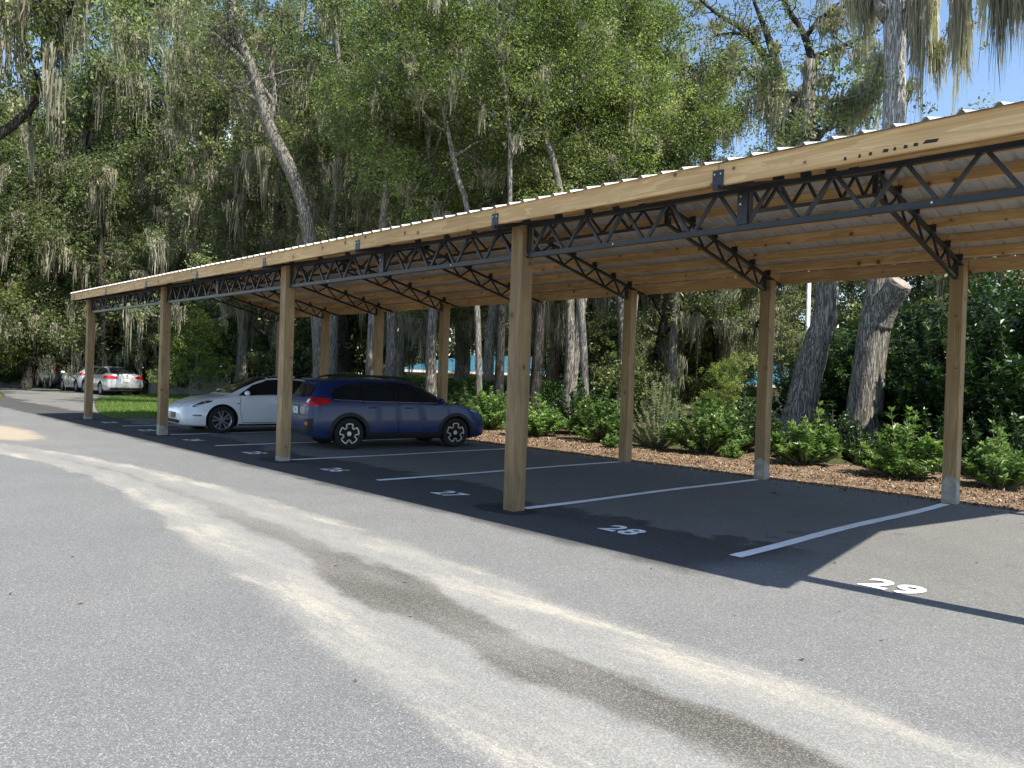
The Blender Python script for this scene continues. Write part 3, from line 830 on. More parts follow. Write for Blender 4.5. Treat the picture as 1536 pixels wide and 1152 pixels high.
class Car:
    """S: stations rear->front (x, z_sill, w_sill, z_mid, w_mid, z_belt, w_belt, z_top, w_top)"""
    def __init__(s, S, root, paint, axles, wr, arch=.055, track_in=.0, nx=150):
        s.root = root; s.S = S; xs = [r[0] for r in S]
        s.f = [pchip(xs, [r[i] for r in S]) for i in range(1, 9)]
        bm = bmesh.new(); rings = []
        X = np.linspace(xs[0], xs[-1], nx)
        for x in X:
            h = s.section(x)
            full = [(-y, z) for y, z in reversed(h)][:-1]+h     # right side sill ... top ... left sill
            rings.append([bm.verts.new((x, y, z)) for y, z in full])
        n = len(rings[0])
        for a, b in zip(rings[:-1], rings[1:]):
            for i in range(n): bm.faces.new((a[i], b[i], b[(i+1) % n], a[(i+1) % n]))
        bm.faces.new(rings[0]); bm.faces.new(list(reversed(rings[-1])))
        bmesh.ops.recalc_face_normals(bm, faces=bm.faces)
        me = bpy.data.meshes.new('body'); bm.to_mesh(me)
        s.bvh = BVHTree.FromBMesh(bm); bm.free()
        me.materials.append(M[paint]); me.materials.append(M['trim'])
        o = bpy.data.objects.new('body', me); COL.objects.link(o)
        cb = MB(); wmax = max(r[4] for r in S)
        for ax in axles:
            for sg in (-1, 1):
                R = wr+arch; out = [(ax+R*math.cos(2*math.pi*k/40), wr+R*math.sin(2*math.pi*k/40)) for k in range(40)]
                y0, y1 = sg*(wmax-.32), sg*(wmax+.2)
                cb.add([(a, y0, b) for a, b in out]+[(a, y1, b) for a, b in out], [tuple(range(40)), tuple(reversed(range(40, 80)))]+[(k, 40+k, 40+(k+1) % 40, (k+1) % 40) for k in range(40)], 0)
        cm = cb.mesh('cut', M['trim'])
        b2 = bmesh.new(); b2.from_mesh(cm); bmesh.ops.recalc_face_normals(b2, faces=b2.faces); b2.to_mesh(cm); b2.free()
        c = bpy.data.objects.new('cut', cm); COL.objects.link(c)
        md = o.modifiers.new('b', 'BOOLEAN'); md.object = c; md.operation = 'DIFFERENCE'; md.solver = 'EXACT'; md.material_mode = 'TRANSFER'
        bpy.context.view_layer.update()
        dg = bpy.context.evaluated_depsgraph_get(); m2 = bpy.data.meshes.new_from_object(o.evaluated_get(dg))
        o.modifiers.clear(); o.data = m2; bpy.data.objects.remove(c)
        m2.polygons.foreach_set('use_smooth', [True]*len(m2.polygons))
        if hasattr(m2, 'set_sharp_from_angle'): m2.set_sharp_from_angle(angle=rad(38))
        o.parent = root; s.body = o
        s.axles = axles; s.wr = wr; s.wmax = wmax
    def section(s, x):
        zs, ws, zm, wm, zb, wb, zt, wt = [f(x) for f in s.f]
        zr = zt-.035*min(1, max(.3, (zt-zb)*3))
        P = [(0, zt), (wt*.55, zt-.008), (wt*.93, zr), (wb+(wt-wb)*.12 if wt < wb else wb, zb+(zr-zb)*.10), (wb, zb), (wm, zm), (wm*.995, zm-(zm-zs)*.6), (ws, zs), (ws*.8, zs-.01)]
        return chaikin(P, 2)
    def hit(s, o, d):
        loc, nor, i, dist = s.bvh.ray_cast(Vector(o), Vector(d))
        if loc is None: return None, None
        if nor.dot(Vector(d)) > 0: nor = -nor
        return loc, nor
    def panel(s, name, outline, view, mat, parent=None, off=.004, step=.06, mirror=False, curve=0):
        """outline in the plane seen from `view`: side -> (x,z); top -> (x,y); front/rear -> (y,z)"""
        o = None
        for sg in ((1, -1) if mirror else (1,)):
            out = list(outline)
            if curve:
                q = []; n = len(out)
                for i in range(n):
                    a, b, c, d = out[i-1], out[i], out[(i+1) % n], out[(i+2) % n]
                    for k in range(curve):
                        t = k/curve
                        q.append(tuple(.5*(2*b[j]+(c[j]-a[j])*t+(2*a[j]-5*b[j]+4*c[j]-d[j])*t*t+(3*b[j]-a[j]-3*c[j]+d[j])*t**3) for j in (0, 1)))
                out = q
            bm = bmesh.new()
            bm.faces.new([bm.verts.new((a, b, 0)) for a, b in out])
            for ax in (0, 1):
                lo = min(p[ax] for p in out); hi = max(p[ax] for p in out); k = lo+step/2
                while k < hi:
                    co = [0, 0, 0]; co[ax] = k; no = [0, 0, 0]; no[ax] = 1
                    bmesh.ops.bisect_plane(bm, geom=bm.verts[:]+bm.edges[:]+bm.faces[:], plane_co=co, plane_no=no); k += step
            bad = []
            for v in bm.verts:
                a, b = v.co.x, v.co.y
                if view in ('left', 'right'):
                    w = 1 if view == 'left' else -1; w *= sg
                    l, n_ = s.hit((a, w*3, b), (0, -w, 0))
                elif view == 'top': l, n_ = s.hit((a, b*sg, 4), (0, 0, -1))
                elif view == 'front': l, n_ = s.hit((5, a*sg, b), (-1, 0, 0))
                else: l, n_ = s.hit((-5, a*sg, b), (1, 0, 0))
                if l is None: bad.append(v); continue
                v.co = l+n_*off
            if bad: bmesh.ops.delete(bm, geom=bad, context='VERTS')
            bmesh.ops.recalc_face_normals(bm, faces=bm.faces)
            me = bpy.data.meshes.new(name); bm.to_mesh(me); bm.free(); me.materials.append(M[mat])
            me.polygons.foreach_set('use_smooth', [True]*len(me.polygons))
            o = link(name, me, parent or s.root)
        return o
    def line(s, pts, view, w=.009, mat='gloss', name='panel_gap', off=.003, parent=None):
        """thin strip following the body along a polyline"""
        P = []
        for a, b in zip(pts[:-1], pts[1:]):
            L = math.hypot(b[0]-a[0], b[1]-a[1]); n = max(1, int(L/.04))
            P += [(a[0]+(b[0]-a[0])*k/n, a[1]+(b[1]-a[1])*k/n) for k in range(n)]
        P.append(pts[-1]); mb = MB(); vs = []
        for i, p in enumerate(P):
            q0 = P[max(i-1, 0)]; q1 = P[min(i+1, len(P)-1)]; dx, dy = q1[0]-q0[0], q1[1]-q0[1]; L = math.hypot(dx, dy)+1e-9
            nx_, ny_ = -dy/L*w/2, dx/L*w/2
            for sg in (-1, 1):
                a, b = p[0]+sg*nx_, p[1]+sg*ny_
                if view in ('left', 'right'):
                    k = 1 if view == 'left' else -1; l, n_ = s.hit((a, k*3, b), (0, -k, 0))
                elif view == 'top': l, n_ = s.hit((a, b, 4), (0, 0, -1))
                elif view == 'front': l, n_ = s.hit((5, a, b), (-1, 0, 0))
                else: l, n_ = s.hit((-5, a, b), (1, 0, 0))
                if l is None: return None
                vs.append(l+n_*off)
        mb.add(vs, [(2*i, 2*i+1, 2*i+3, 2*i+2) for i in range(len(P)-1)])
        return mb.build(name, M[mat], parent or s.body, smooth=True)
    def wheels(s, style, width=.225, simple_=False):
        R = s.wr
        for ax in s.axles:
            for sg in (1, -1):
                w = bpy.data.objects.new('wheel', None); COL.objects.link(w); w.parent = s.root
                w.location = (ax, sg*(s.wmax-width/2-.012), R)
                rim_r = R*(.70 if style != 'crosses' else .655); mb = MB(); N = 48
                prof = [(rim_r, -width/2+.02), (rim_r+.012, -width/2), (R-.035, -width/2-.002), (R-.008, -width/2+.025), (R, -width/2+.05), (R, 0), (R, width/2-.05), (R-.008, width/2-.025), (R-.035, width/2+.002), (rim_r+.012, width/2), (rim_r, width/2-.02)]
                vs = [(r*math.cos(2*math.pi*k/N), y, r*math.sin(2*math.pi*k/N)) for k in range(N) for r, y in prof]; n = len(prof)
                mb.add(vs, [(k*n+j, k*n+j+1, ((k+1) % N)*n+j+1, ((k+1) % N)*n+j) for k in range(N) for j in range(n-1)])
                mb.build('tyre', M['rubber'], w, smooth=True)
                yo = sg*(width/2-.035)
                def poly(mbx, out, y0, y1):
                    n_ = len(out); b = [(a, y0, c) for a, c in out]+[(a, y1, c) for a, c in out]
                    mbx.add(b, [tuple(range(n_)), tuple(reversed(range(n_, 2*n_)))]+[(i, n_+i, n_+(i+1) % n_, (i+1) % n_) for i in range(n_)])
                rm = MB()
                # dark barrel and brake disc behind the spokes
                db = MB(); poly(db, [(rim_r*.99*math.cos(2*math.pi*k/N), rim_r*.99*math.sin(2*math.pi*k/N)) for k in range(N)], yo-sg*.085, yo-sg*.065)
                db.build('brake_disc', M['trim'], w)
                # rim lip
                vs = []; pr_ = [(rim_r*1.0, yo+sg*.022), (rim_r*.955, yo+sg*.016), (rim_r*.93, yo-sg*.02), (rim_r*.93, yo-sg*.07)]
                vs = [(r*math.cos(2*math.pi*k/N), y, r*math.sin(2*math.pi*k/N)) for k in range(N) for r, y in pr_]; n = 4
                rm.add(vs, [(k*n+j, k*n+j+1, ((k+1) % N)*n+j+1, ((k+1) % N)*n+j) for k in range(N) for j in range(3)], 1 if style == 'crosses' else 0)
                def rot(out, t): return [(a*math.cos(t)-c*math.sin(t), a*math.sin(t)+c*math.cos(t)) for a, c in out]
                if style == 'turbine':      # five pairs of wide blades
                    for k in range(5):
                        t = 2*math.pi*k/5+.2
                        for dt, sk in ((-.24, -1), (.24, 1)):
                            poly(rm, rot([(.03, -.014), (rim_r*.55, -.016), (rim_r*.955, -.026), (rim_r*.965, .020), (rim_r*.55, .012), (.03, .014)], t+dt), yo-sg*.02, yo+sg*.012)
                    poly(rm, [(.055*math.cos(2*math.pi*k/16), .055*math.sin(2*math.pi*k/16)) for k in range(16)], yo-sg*.02, yo+sg*.018)
                elif style == 'crosses':    # silver castellated band over black spokes
                    for k in range(5):
                        t = 2*math.pi*k/5+.3
                        bl = [(.03, -.03), (rim_r*.6, -.055), (rim_r*.93, -.075), (rim_r*.93, .075), (rim_r*.6, .055), (.03, .03)]
                        base = len(rm.m); poly(rm, rot(bl, t), yo-sg*.03, yo+sg*.0); rm.m[base:] = [1]*(len(rm.m)-base)
                    pts = []
                    for k in range(5):
                        t = 2*math.pi*k/5+.3
                        for a, r in ((-.60, .60), (-.46, .62), (-.38, .94), (-.19, .955), (0, .96), (.19, .955), (.38, .94), (.46, .62), (.60, .60)): pts.append((t+a, r*rim_r))
                    n_ = len(pts)
                    for i in range(n_):
                        (a0, r0), (a1, r1) = pts[i], pts[(i+1) % n_]
                        p0 = Vector((r0*math.cos(a0), 0, r0*math.sin(a0))); p1 = Vector((r1*math.cos(a1), 0, r1*math.sin(a1)))
                        p0.y = p1.y = yo+sg*.010
                        rm.bar(p0, p1, .026, .026, (0, 1, 0))
                    poly(rm, [(.05*math.cos(2*math.pi*k/16), .05*math.sin(2*math.pi*k/16)) for k in range(16)], yo-sg*.02, yo+sg*.008)
                else:
                    for k in range(7):
                        poly(rm, rot([(.03, -.024), (rim_r*.95, -.034), (rim_r*.95, .034), (.03, .024)], 2*math.pi*k/7), yo-sg*.02, yo+sg*.01)
                rm.build('rim', [M['alloy'], M['gloss']], w)
                # wheel-well liner
                ln = MB(); rr_ = R+.05; vs = []
                for k in range(25):
                    a = math.pi*(-.12+1.24*k/24)
                    for y in (sg*(width/2+.0), -sg*.22): vs.append((rr_*math.cos(a), y, rr_*math.sin(a)))
                ln.add(vs, [(2*k, 2*k+1, 2*k+3, 2*k+2) for k in range(24)])
                ln.build('wheel_well', M['trim'], w)
    def arch_trim(s, ax, sg, w=.05, mat='trim'):
        mb = MB(); vs = []; R = s.wr+.052
        for k in range(33):
            a = math.pi*(-.10+1.20*k/32)
            for r in (R-.012, R+w):
                x, z = ax+r*math.cos(a), max(s.wr+r*math.sin(a), .2)
                l, n_ = s.hit((x, sg*3, z), (0, -sg, 0))
                y = l.y if l is not None else sg*s.wmax*.97
                if r < R: l2, _ = s.hit((ax+(R+.01)*math.cos(a), sg*3, max(.2, s.wr+(R+.01)*math.sin(a))), (0, -sg, 0)); y = l2.y if l2 is not None else y
                vs.append((x, y+sg*.012, z))
        mb.add(vs, [(2*k, 2*k+1, 2*k+3, 2*k+2) for k in range(32)])
        return mb.build('wheel_arch', M[mat], s.root, smooth=True)
    def mirror(s, x, z, sg, mat, y=None):
        l, n_ = s.hit((x, sg*3, z), (0, -sg, 0)); y = abs(l.y)
        bm = bmesh.new(); bmesh.ops.create_icosphere(bm, subdivisions=3, radius=1)
        for v in bm.verts:
            k = v.co; kx = k.x
            v.co = Vector((x-.01+.075*kx*(1 if kx > 0 else .45), sg*(y+.15+.12*k.y), z+.055+.068*k.z))
        me = bpy.data.meshes.new('side_mirror'); bm.to_mesh(me); bm.free(); me.materials.append(M[mat])
        me.polygons.foreach_set('use_smooth', [True]*len(me.polygons))
        o = link('side_mirror', me, s.root)
        a = MB(); a.bar((x+.01, sg*(y-.01), z-.01), (x, sg*(y+.1), z+.03), .05, .03); a.build('mirror_stalk', M['trim'], o)
        return o
    def handle(s, x, z, sg, mat, L=.17):
        l, n_ = s.hit((x, sg*3, z), (0, -sg, 0))
        pts = [(x-L/2, l.y+sg*.002, z), (x-L/2+.03, l.y+sg*.028, z), (x+L/2-.03, l.y+sg*.028, z), (x+L/2, l.y+sg*.002, z)]
        P, r = smooth_path([(p, .011) for p in pts], 4)
        mb = MB(); mb.tube(P, r, 8); return mb.build('door_handle', M[mat], s.root, smooth=True)

# ---- white electric saloon, nose towards the road, left flank to the viewer
ev = thing('parked_car', 'white low saloon with black glass roof, nose to the road between two front posts', 'car', (-12.36, 2.81, 0), rad(-93), None, .965)
S = [(-2.345, .36, .55, .55, .66, .80, .66, .98, .56), (-2.30, .30, .66, .58, .80, .92, .76, 1.10, .64), (-2.0, .24, .80, .60, .89, .99, .82, 1.145, .62), (-1.6, .20, .84, .62, .915, .99, .86, 1.245, .58),
     (-1.0, .17, .85, .62, .92, .97, .875, 1.375, .56), (-.3, .17, .86, .60, .92, .95, .88, 1.440, .555), (.3, .17, .86, .58, .92, .935, .885, 1.405, .56), (.75, .17, .86, .58, .92, .925, .88, 1.235, .60), (1.12, .17, .86, .58, .92, .905, .875, 1.02, .68), (1.3, .17, .86, .58, .92, .885, .875, .945, .73), (1.7, .18, .85, .56, .91, .83, .84, .885, .66), (2.05, .19, .80, .52, .86, .745, .76, .795, .56), (2.22, .20, .72, .46, .79, .67, .68, .715, .48), (2.31, .21, .62, .42, .70, .60, .59, .635, .42), (2.345, .24, .50, .40, .60, .52, .52, .56, .38)]
c = Car(S, ev, 'white_paint', (1.46, -1.415), .338)
c.wheels('turbine', .235)
for sd in ('left', 'right'):
    c.panel('side_window', [(1.02, .955), (.60, 1.205), (.20, 1.335), (-.18, 1.365), (-.21, .985)], sd, 'glass')
    c.panel('side_window', [(-.25, .985), (-.22, 1.365), (-.75, 1.335), (-1.15, 1.235), (-1.52, 1.10), (-1.62, 1.04), (-1.1, 1.005)], sd, 'glass')
    c.line([(1.10, .945), (.60, 1.228), (.18, 1.365), (-.20, 1.395), (-.78, 1.362), (-1.2, 1.255), (-1.66, 1.055)], sd, .022, 'white_paint', 'window_trim', .005)
    c.line([(1.05, .945), (-.2, .972), (-1.1, .992), (-1.62, 1.03)], sd, .014, 'gloss', 'window_trim', .006)
    c.line([(1.0, .93), (1.03, .60), (.96, .28)], sd); c.line([(-.2, .96), (-.24, .55), (-.26, .28)], sd); c.line([(-1.2, .97), (-1.0, .66), (-1.02, .45)], sd)
    c.line([(.95, .265), (-1.0, .265)], sd, .012)
    c.panel('lower_sill', [(1.05, .235), (-1.0, .235), (-1.0, .19), (1.05, .19)], sd, 'trim')
    c.panel('headlight', [(1.93, .715), (1.80, .75), (1.68, .80), (1.72, .815), (1.88, .795), (2.05, .725), (2.14, .665), (2.06, .655)], sd, 'lens_dark', curve=3)
    c.line([(2.09, .672), (1.96, .705), (1.82, .752)], sd, .018, 'lens', 'lamp_strip', .007)
    c.panel('fender_camera', [(1.12, .735), (1.02, .765), (1.04, .742), (1.10, .728)], sd, 'gloss', off=.006)
c.panel('windscreen', [(1.16, -.60), (1.20, 0), (1.16, .60), (.70, .555), (.22, .50), (.15, 0), (.22, -.50), (.70, -.555)], 'top', 'glass', curve=0)
c.panel('glass_roof', [(.15, -.48), (.13, 0), (.15, .48), (-.5, .50), (-1.1, .46), (-1.85, .44), (-1.98, 0), (-1.85, -.44), (-1.1, -.46), (-.5, -.50)], 'top', 'glass')
c.line([(1.32, -.70), (1.9, -.52), (2.18, -.38), (2.22, 0), (2.18, .38), (1.9, .52), (1.32, .70)], 'top', .009)
c.panel('lower_grille', [(-.42, .245), (-.52, .30), (-.42, .325), (.42, .325), (.52, .30), (.42, .245)], 'front', 'gloss', off=.008)
c.panel('number_plate', [(-.17, .36), (-.17, .50), (.17, .50), (.17, .36)], 'front', 'gloss', off=.018)
for sd in ('left', 'right'):
    c.panel('fog_light', [(1.95, .435), (2.12, .430), (2.17, .455), (2.12, .475), (1.95, .470)], sd, 'lens_dark', off=.005)
    c.line([(2.16, .452), (2.10, .452)], sd, .02, 'lamp_amber', 'side_marker', .009)
for sg in (1, -1):
    c.mirror(.88, .95, sg, 'white_paint')
    for x in (.02, -1.0): c.line([(x+.1, .855), (x-.1, .86)], 'left' if sg > 0 else 'right', .022, 'chrome' if False else 'alloy', 'door_handle', .006, parent=ev)

# ---- blue crossover, tail towards the road, right flank to the viewer
su = thing('parked_car', 'dark blue crossover hatchback with black roof rails and black wheel arches, tail towards the road', 'car', (-7.62, 3.40, 0), rad(80), None, .925)
S = [(-2.225, .42, .60, .58, .72, .80, .70, .96, .60), (-2.19, .33, .72, .62, .80, .92, .78, 1.04, .66), (-2.08, .28, .80, .66, .865, 1.02, .82, 1.24, .62), (-1.95, .25, .82, .68, .885, 1.05, .84, 1.425, .585), (-1.85, .24, .83, .68, .888, 1.05, .845, 1.50, .585), (-1.5, .23, .83, .68, .89, 1.05, .85, 1.535, .59),
     (-.8, .22, .83, .66, .89, 1.035, .855, 1.560, .60), (0, .22, .83, .66, .89, 1.02, .86, 1.545, .60), (.42, .22, .83, .66, .89, 1.01, .86, 1.475, .60), (.8, .22, .83, .66, .89, 1.0, .86, 1.29, .64), (1.12, .22, .83, .66, .89, .99, .86, 1.09, .70), (1.28, .22, .83, .66, .89, .975, .85, 1.035, .72), (1.65, .22, .82, .66, .88, .92, .82, .985, .64), (1.95, .23, .78, .62, .85, .84, .75, .90, .56), (2.13, .26, .70, .56, .77, .75, .68, .80, .48), (2.20, .28, .60, .52, .68, .67, .58, .70, .42), (2.225, .32, .50, .50, .60, .60, .50, .62, .38)]
c = Car(S, su, 'blue_paint', (1.32, -1.315), .348, arch=.06)
c.wheels('crosses', .225)
for sd, sg in (('left', 1), ('right', -1)):
    c.panel('side_window', [(1.03, 1.045), (.80, 1.195), (.40, 1.385), (.05, 1.435), (-.10, 1.44), (-.12, 1.055)], sd, 'glass')
    c.panel('side_window', [(-.17, 1.055), (-.15, 1.44), (-.62, 1.435), (-.93, 1.425), (-.98, 1.07)], sd, 'glass')
    c.panel('side_window', [(-1.02, 1.075), (-.97, 1.42), (-1.30, 1.39), (-1.60, 1.31), (-1.74, 1.19), (-1.66, 1.10)], sd, 'glass', curve=0)
    c.line([(1.08, 1.030), (.2, 1.038), (-.9, 1.052), (-1.66, 1.085)], sd, .014, 'alloy', 'window_trim', .006)
    c.panel('window_pillar', [(-.135, 1.05), (-.10, 1.45), (-.155, 1.45), (-.185, 1.05)], sd, 'gloss', off=.005)
    c.line([(.99, 1.0), (1.03, .70), (.93, .34)], sd); c.line([(-.15, 1.03), (-.17, .6), (-.15, .34)], sd); c.line([(-1.02, 1.05), (-.93, .85), (-.80, .60)], sd)
    c.panel('sill_cladding', [(.95, .37), (-.90, .37), (-.90, .235), (.95, .235)], sd, 'trim', off=.012)
    c.line([(.92, .48), (-.7, .53)], sd, .012, 'blue_paint', 'body_crease', .006)
    c.panel('window_pillar', [(-.975, 1.06), (-.955, 1.43), (-1.015, 1.425), (-1.04, 1.07)], sd, 'gloss', off=.005)
    c.line([(.60, 1.31), (.20, 1.44), (-.4, 1.465), (-1.0, 1.45), (-1.35, 1.40), (-1.66, 1.30)], sd, .02, 'gloss', 'window_trim', .006)
    for ax in (1.32, -1.315): c.arch_trim(ax, sg, .066)
    c.panel('tail_light', [(-2.30, .94), (-2.12, .925), (-1.82, .99), (-1.70, 1.06), (-1.82, 1.115), (-2.02, 1.12), (-2.25, 1.12)], sd, 'red', off=.010)
    c.panel('headlight', [(1.72, .86), (1.95, .80), (2.08, .765), (2.02, .84), (1.78, .915)], sd, 'lens', off=.006)
    c.mirror(.86, 1.035, sg, 'blue_paint')
    for x in (.10, -.80): c.handle(x, .92, sg, 'blue_paint')
    mb = MB()
    P, r = smooth_path([((.30, sg*.56, 1.485), .010), ((.10, sg*.56, 1.575), .024), ((-.6, sg*.565, 1.612), .026), ((-1.35, sg*.56, 1.595), .024), ((-1.62, sg*.55, 1.52), .010)], 5)
    mb.tube(P, r, 8); mb.build('roof_rail', M['trim'], su, smooth=True)
c.panel('windscreen', [(1.14, -.62), (1.18, 0), (1.14, .62), (.80, .56), (.38, .52), (.33, 0), (.38, -.52), (.80, -.56)], 'top', 'glass')
c.panel('rear_window', [(-.53, 1.135), (-.60, 1.16), (-.50, 1.39), (.50, 1.39), (.60, 1.16), (.53, 1.135), (0, 1.115)], 'rear', 'glass', off=.006)
for sg in (1, -1):
    c.panel('tail_light', [(sg*.55, .955), (sg*.57, 1.10), (sg*.82, 1.12), (sg*.90, .93)], 'rear', 'red', off=.012)
    c.panel('reversing_light', [(sg*.56, 1.01), (sg*.57, 1.08), (sg*.68, 1.09), (sg*.68, 1.01)], 'rear', 'lens', off=.018)
    c.panel('reflector_surround', [(sg*.57, .44), (sg*.60, .66), (sg*.84, .68), (sg*.84, .40)], 'rear', 'trim', off=.010)
    c.panel('reflector', [(sg*.62, .53), (sg*.62, .60), (sg*.76, .605), (sg*.76, .535)], 'rear', 'orange', off=.020)
c.line([(-.62, .72), (-.58, .93), (.58, .93), (.62, .72), (-.62, .72)], 'rear', .010)
c.panel('number_plate', [(-.16, .755), (-.16, .905), (.16, .905), (.16, .755)], 'rear', 'plate', off=.016)
c.panel('plate_emblem', [(-.025, .815), (-.03, .85), (0, .862), (.03, .85), (.025, .815)], 'rear', 'lamp_amber', off=.020)
c.panel('plate_surround', [(-.24, .735), (-.24, .95), (.24, .95), (.24, .735)], 'rear', 'blue_paint', off=.007)
c.panel('tailgate_badge', [(-.07, .985), (-.05, 1.02), (.05, 1.02), (.07, .985), (0, .965)], 'rear', 'chrome', off=.014)
c.panel('rear_bumper_cladding', [(-.70, .36), (-.72, .47), (.72, .47), (.70, .36)], 'rear', 'trim', off=.012)
sp = MB(); P, r = smooth_path([((-1.86, -.50, 1.525), .018), ((-1.99, -.35, 1.515), .02), ((-2.03, 0, 1.52), .02), ((-1.99, .35, 1.515), .02), ((-1.86, .50, 1.525), .018)], 5)
sp.tube(P, r, 8); sp.build('roof_spoiler', M['blue_paint'], su, smooth=True)
wp = MB(); wp.bar((-2.115, 0, 1.13), (-2.10, .34, 1.16), .02, .02); wp.build('rear_wiper', M['trim'], su)

# ---- three cars parked along the road beyond
def far_car(label, S, loc, rz, paint, axles, wr, kind):
    t = thing('parked_car', label, 'car', loc, rz); c = Car(S, t, paint, axles, wr, nx=90); c.wheels('plain', .21)
    return t, c
S_sal = [(-2.43, .34, .60, .52, .70, .80, .68, .98, .58), (-2.36, .28, .72, .56, .83, .93, .80, 1.08, .66), (-2.0, .24, .80, .60, .90, 1.02, .84, 1.13, .62), (-1.7, .21, .84, .62, .915, 1.0, .86, 1.20, .57), (-1.1, .19, .85, .62, .915, .98, .87, 1.40, .55),
         (-.4, .18, .85, .60, .915, .96, .88, 1.455, .56), (.3, .18, .85, .60, .915, .95, .88, 1.42, .56), (.75, .18, .85, .60, .915, .94, .88, 1.24, .60), (1.15, .18, .85, .60, .915, .93, .87, 1.04, .68), (1.4, .19, .84, .60, .91, .91, .86, .97, .70), (2.0, .20, .80, .56, .87, .82, .78, .87, .60), (2.33, .22, .68, .48, .76, .70, .66, .73, .46), (2.43, .26, .52, .44, .60, .58, .52, .60, .40)]
t, c = far_car('silver saloon with red wrap-round tail lights, nearest of the three cars parked by the road', S_sal, (-37.05, 6.22, 0), rad(180), 'silver_paint', (1.40, -1.40), .33, 0)
c.panel('rear_window', [(-.55, 1.13), (-.42, 1.38), (.42, 1.38), (.55, 1.13)], 'rear', 'glass', off=.008)
for sg in (1, -1):
    c.panel('tail_light', [(sg*.40, .87), (sg*.42, .95), (sg*.70, 1.0), (sg*.85, .98), (sg*.88, .84), (sg*.66, .83)], 'rear', 'red', off=.014)
    sd = 'left' if sg > 0 else 'right'
    c.panel('tail_light', [(-2.5, .85), (-2.2, .87), (-2.05, .96), (-2.2, 1.0), (-2.5, .98)], sd, 'red', off=.012)
    c.panel('side_window', [(1.05, .97), (.62, 1.22), (.2, 1.36), (-.5, 1.39), (-1.1, 1.33), (-1.65, 1.13), (-1.5, 1.02)], sd, 'glass')
    c.line([(-.22, 1.0), (-.20, 1.37)], sd, .06, 'silver_paint', 'window_pillar', .008)
    c.mirror(.85, .97, sg, 'silver_paint')
c.panel('number_plate', [(-.17, .70), (-.17, .83), (.17, .83), (.17, .70)], 'rear', 'plate', off=.012)
c.panel('lower_bumper', [(-.75, .30), (-.70, .42), (.70, .42), (.75, .30)], 'rear', 'trim', off=.012)
c.line([(-.68, .64), (-.60, 1.04), (.60, 1.04), (.68, .64)], 'rear', .012)
S_hat = [(-2.13, .34, .60, .56, .70, .84, .68, 1.0, .58), (-2.08, .28, .72, .60, .82, .95, .78, 1.12, .64), (-1.9, .24, .80, .62, .87, 1.02, .82, 1.25, .58), (-1.5, .21, .82, .62, .88, 1.0, .84, 1.38, .55), (-.9, .18, .83, .62, .88, .98, .85, 1.46, .55),
         (-.2, .18, .83, .60, .88, .96, .86, 1.47, .55), (.4, .18, .83, .60, .88, .94, .86, 1.37, .56), (.8, .18, .83, .60, .88, .93, .86, 1.19, .60), (1.1, .18, .83, .60, .88, .92, .85, 1.02, .66), (1.6, .20, .80, .56, .86, .86, .80, .92, .62), (2.0, .22, .70, .50, .78, .74, .68, .78, .48), (2.13, .26, .52, .46, .60, .60, .52, .62, .40)]
t, c = far_car('white hatchback parked between the silver saloon and the dark wagon', S_hat, (-41.65, 6.25, 0), rad(181), 'white_paint', (1.32, -1.30), .32, 0)
for sg in (1, -1):
    sd = 'left' if sg > 0 else 'right'
    c.panel('side_window', [(.98, .97), (.62, 1.18), (.2, 1.34), (-.5, 1.40), (-1.1, 1.34), (-1.6, 1.18), (-1.5, 1.04)], sd, 'glass')
    c.line([(-.25, 1.0), (-.22, 1.38)], sd, .05, 'white_paint', 'window_pillar', .008)
    c.panel('tail_light', [(-2.2, .90), (-1.9, .93), (-1.72, 1.02), (-1.9, 1.06), (-2.2, 1.06)], sd, 'red', off=.012)
    c.panel('tail_light', [(sg*.50, .92), (sg*.52, 1.02), (sg*.84, 1.05), (sg*.86, .90)], 'rear', 'red', off=.012)
    c.mirror(.80, .97, sg, 'white_paint')
c.panel('rear_window', [(-.52, 1.12), (-.44, 1.32), (.44, 1.32), (.52, 1.12)], 'rear', 'glass', off=.008)
S_wag = [(-2.27, .40, .62, .60, .74, .84, .72, 1.05, .62), (-2.22, .32, .74, .64, .86, .98, .82, 1.30, .62), (-2.1, .28, .80, .68, .89, 1.05, .84, 1.58, .60), (-1.9, .26, .83, .68, .905, 1.06, .85, 1.66, .60), (-1.0, .24, .84, .68, .91, 1.04, .86, 1.70, .61),
         (-.2, .24, .84, .66, .91, 1.03, .87, 1.69, .61), (.3, .24, .84, .66, .91, 1.02, .87, 1.60, .62), (.75, .24, .84, .66, .91, 1.01, .87, 1.36, .65), (1.1, .24, .84, .66, .91, 1.0, .87, 1.14, .70), (1.6, .25, .82, .64, .90, .95, .83, 1.04, .66), (2.05, .27, .74, .58, .82, .82, .74, .88, .52), (2.27, .32, .54, .54, .62, .66, .54, .70, .42)]
t, c = far_car('dark blue tall wagon with high red tail lights, farthest of the cars by the road', S_wag, (-47.35, 6.30, 0), rad(182), 'navy_paint', (1.32, -1.32), .345, 0)
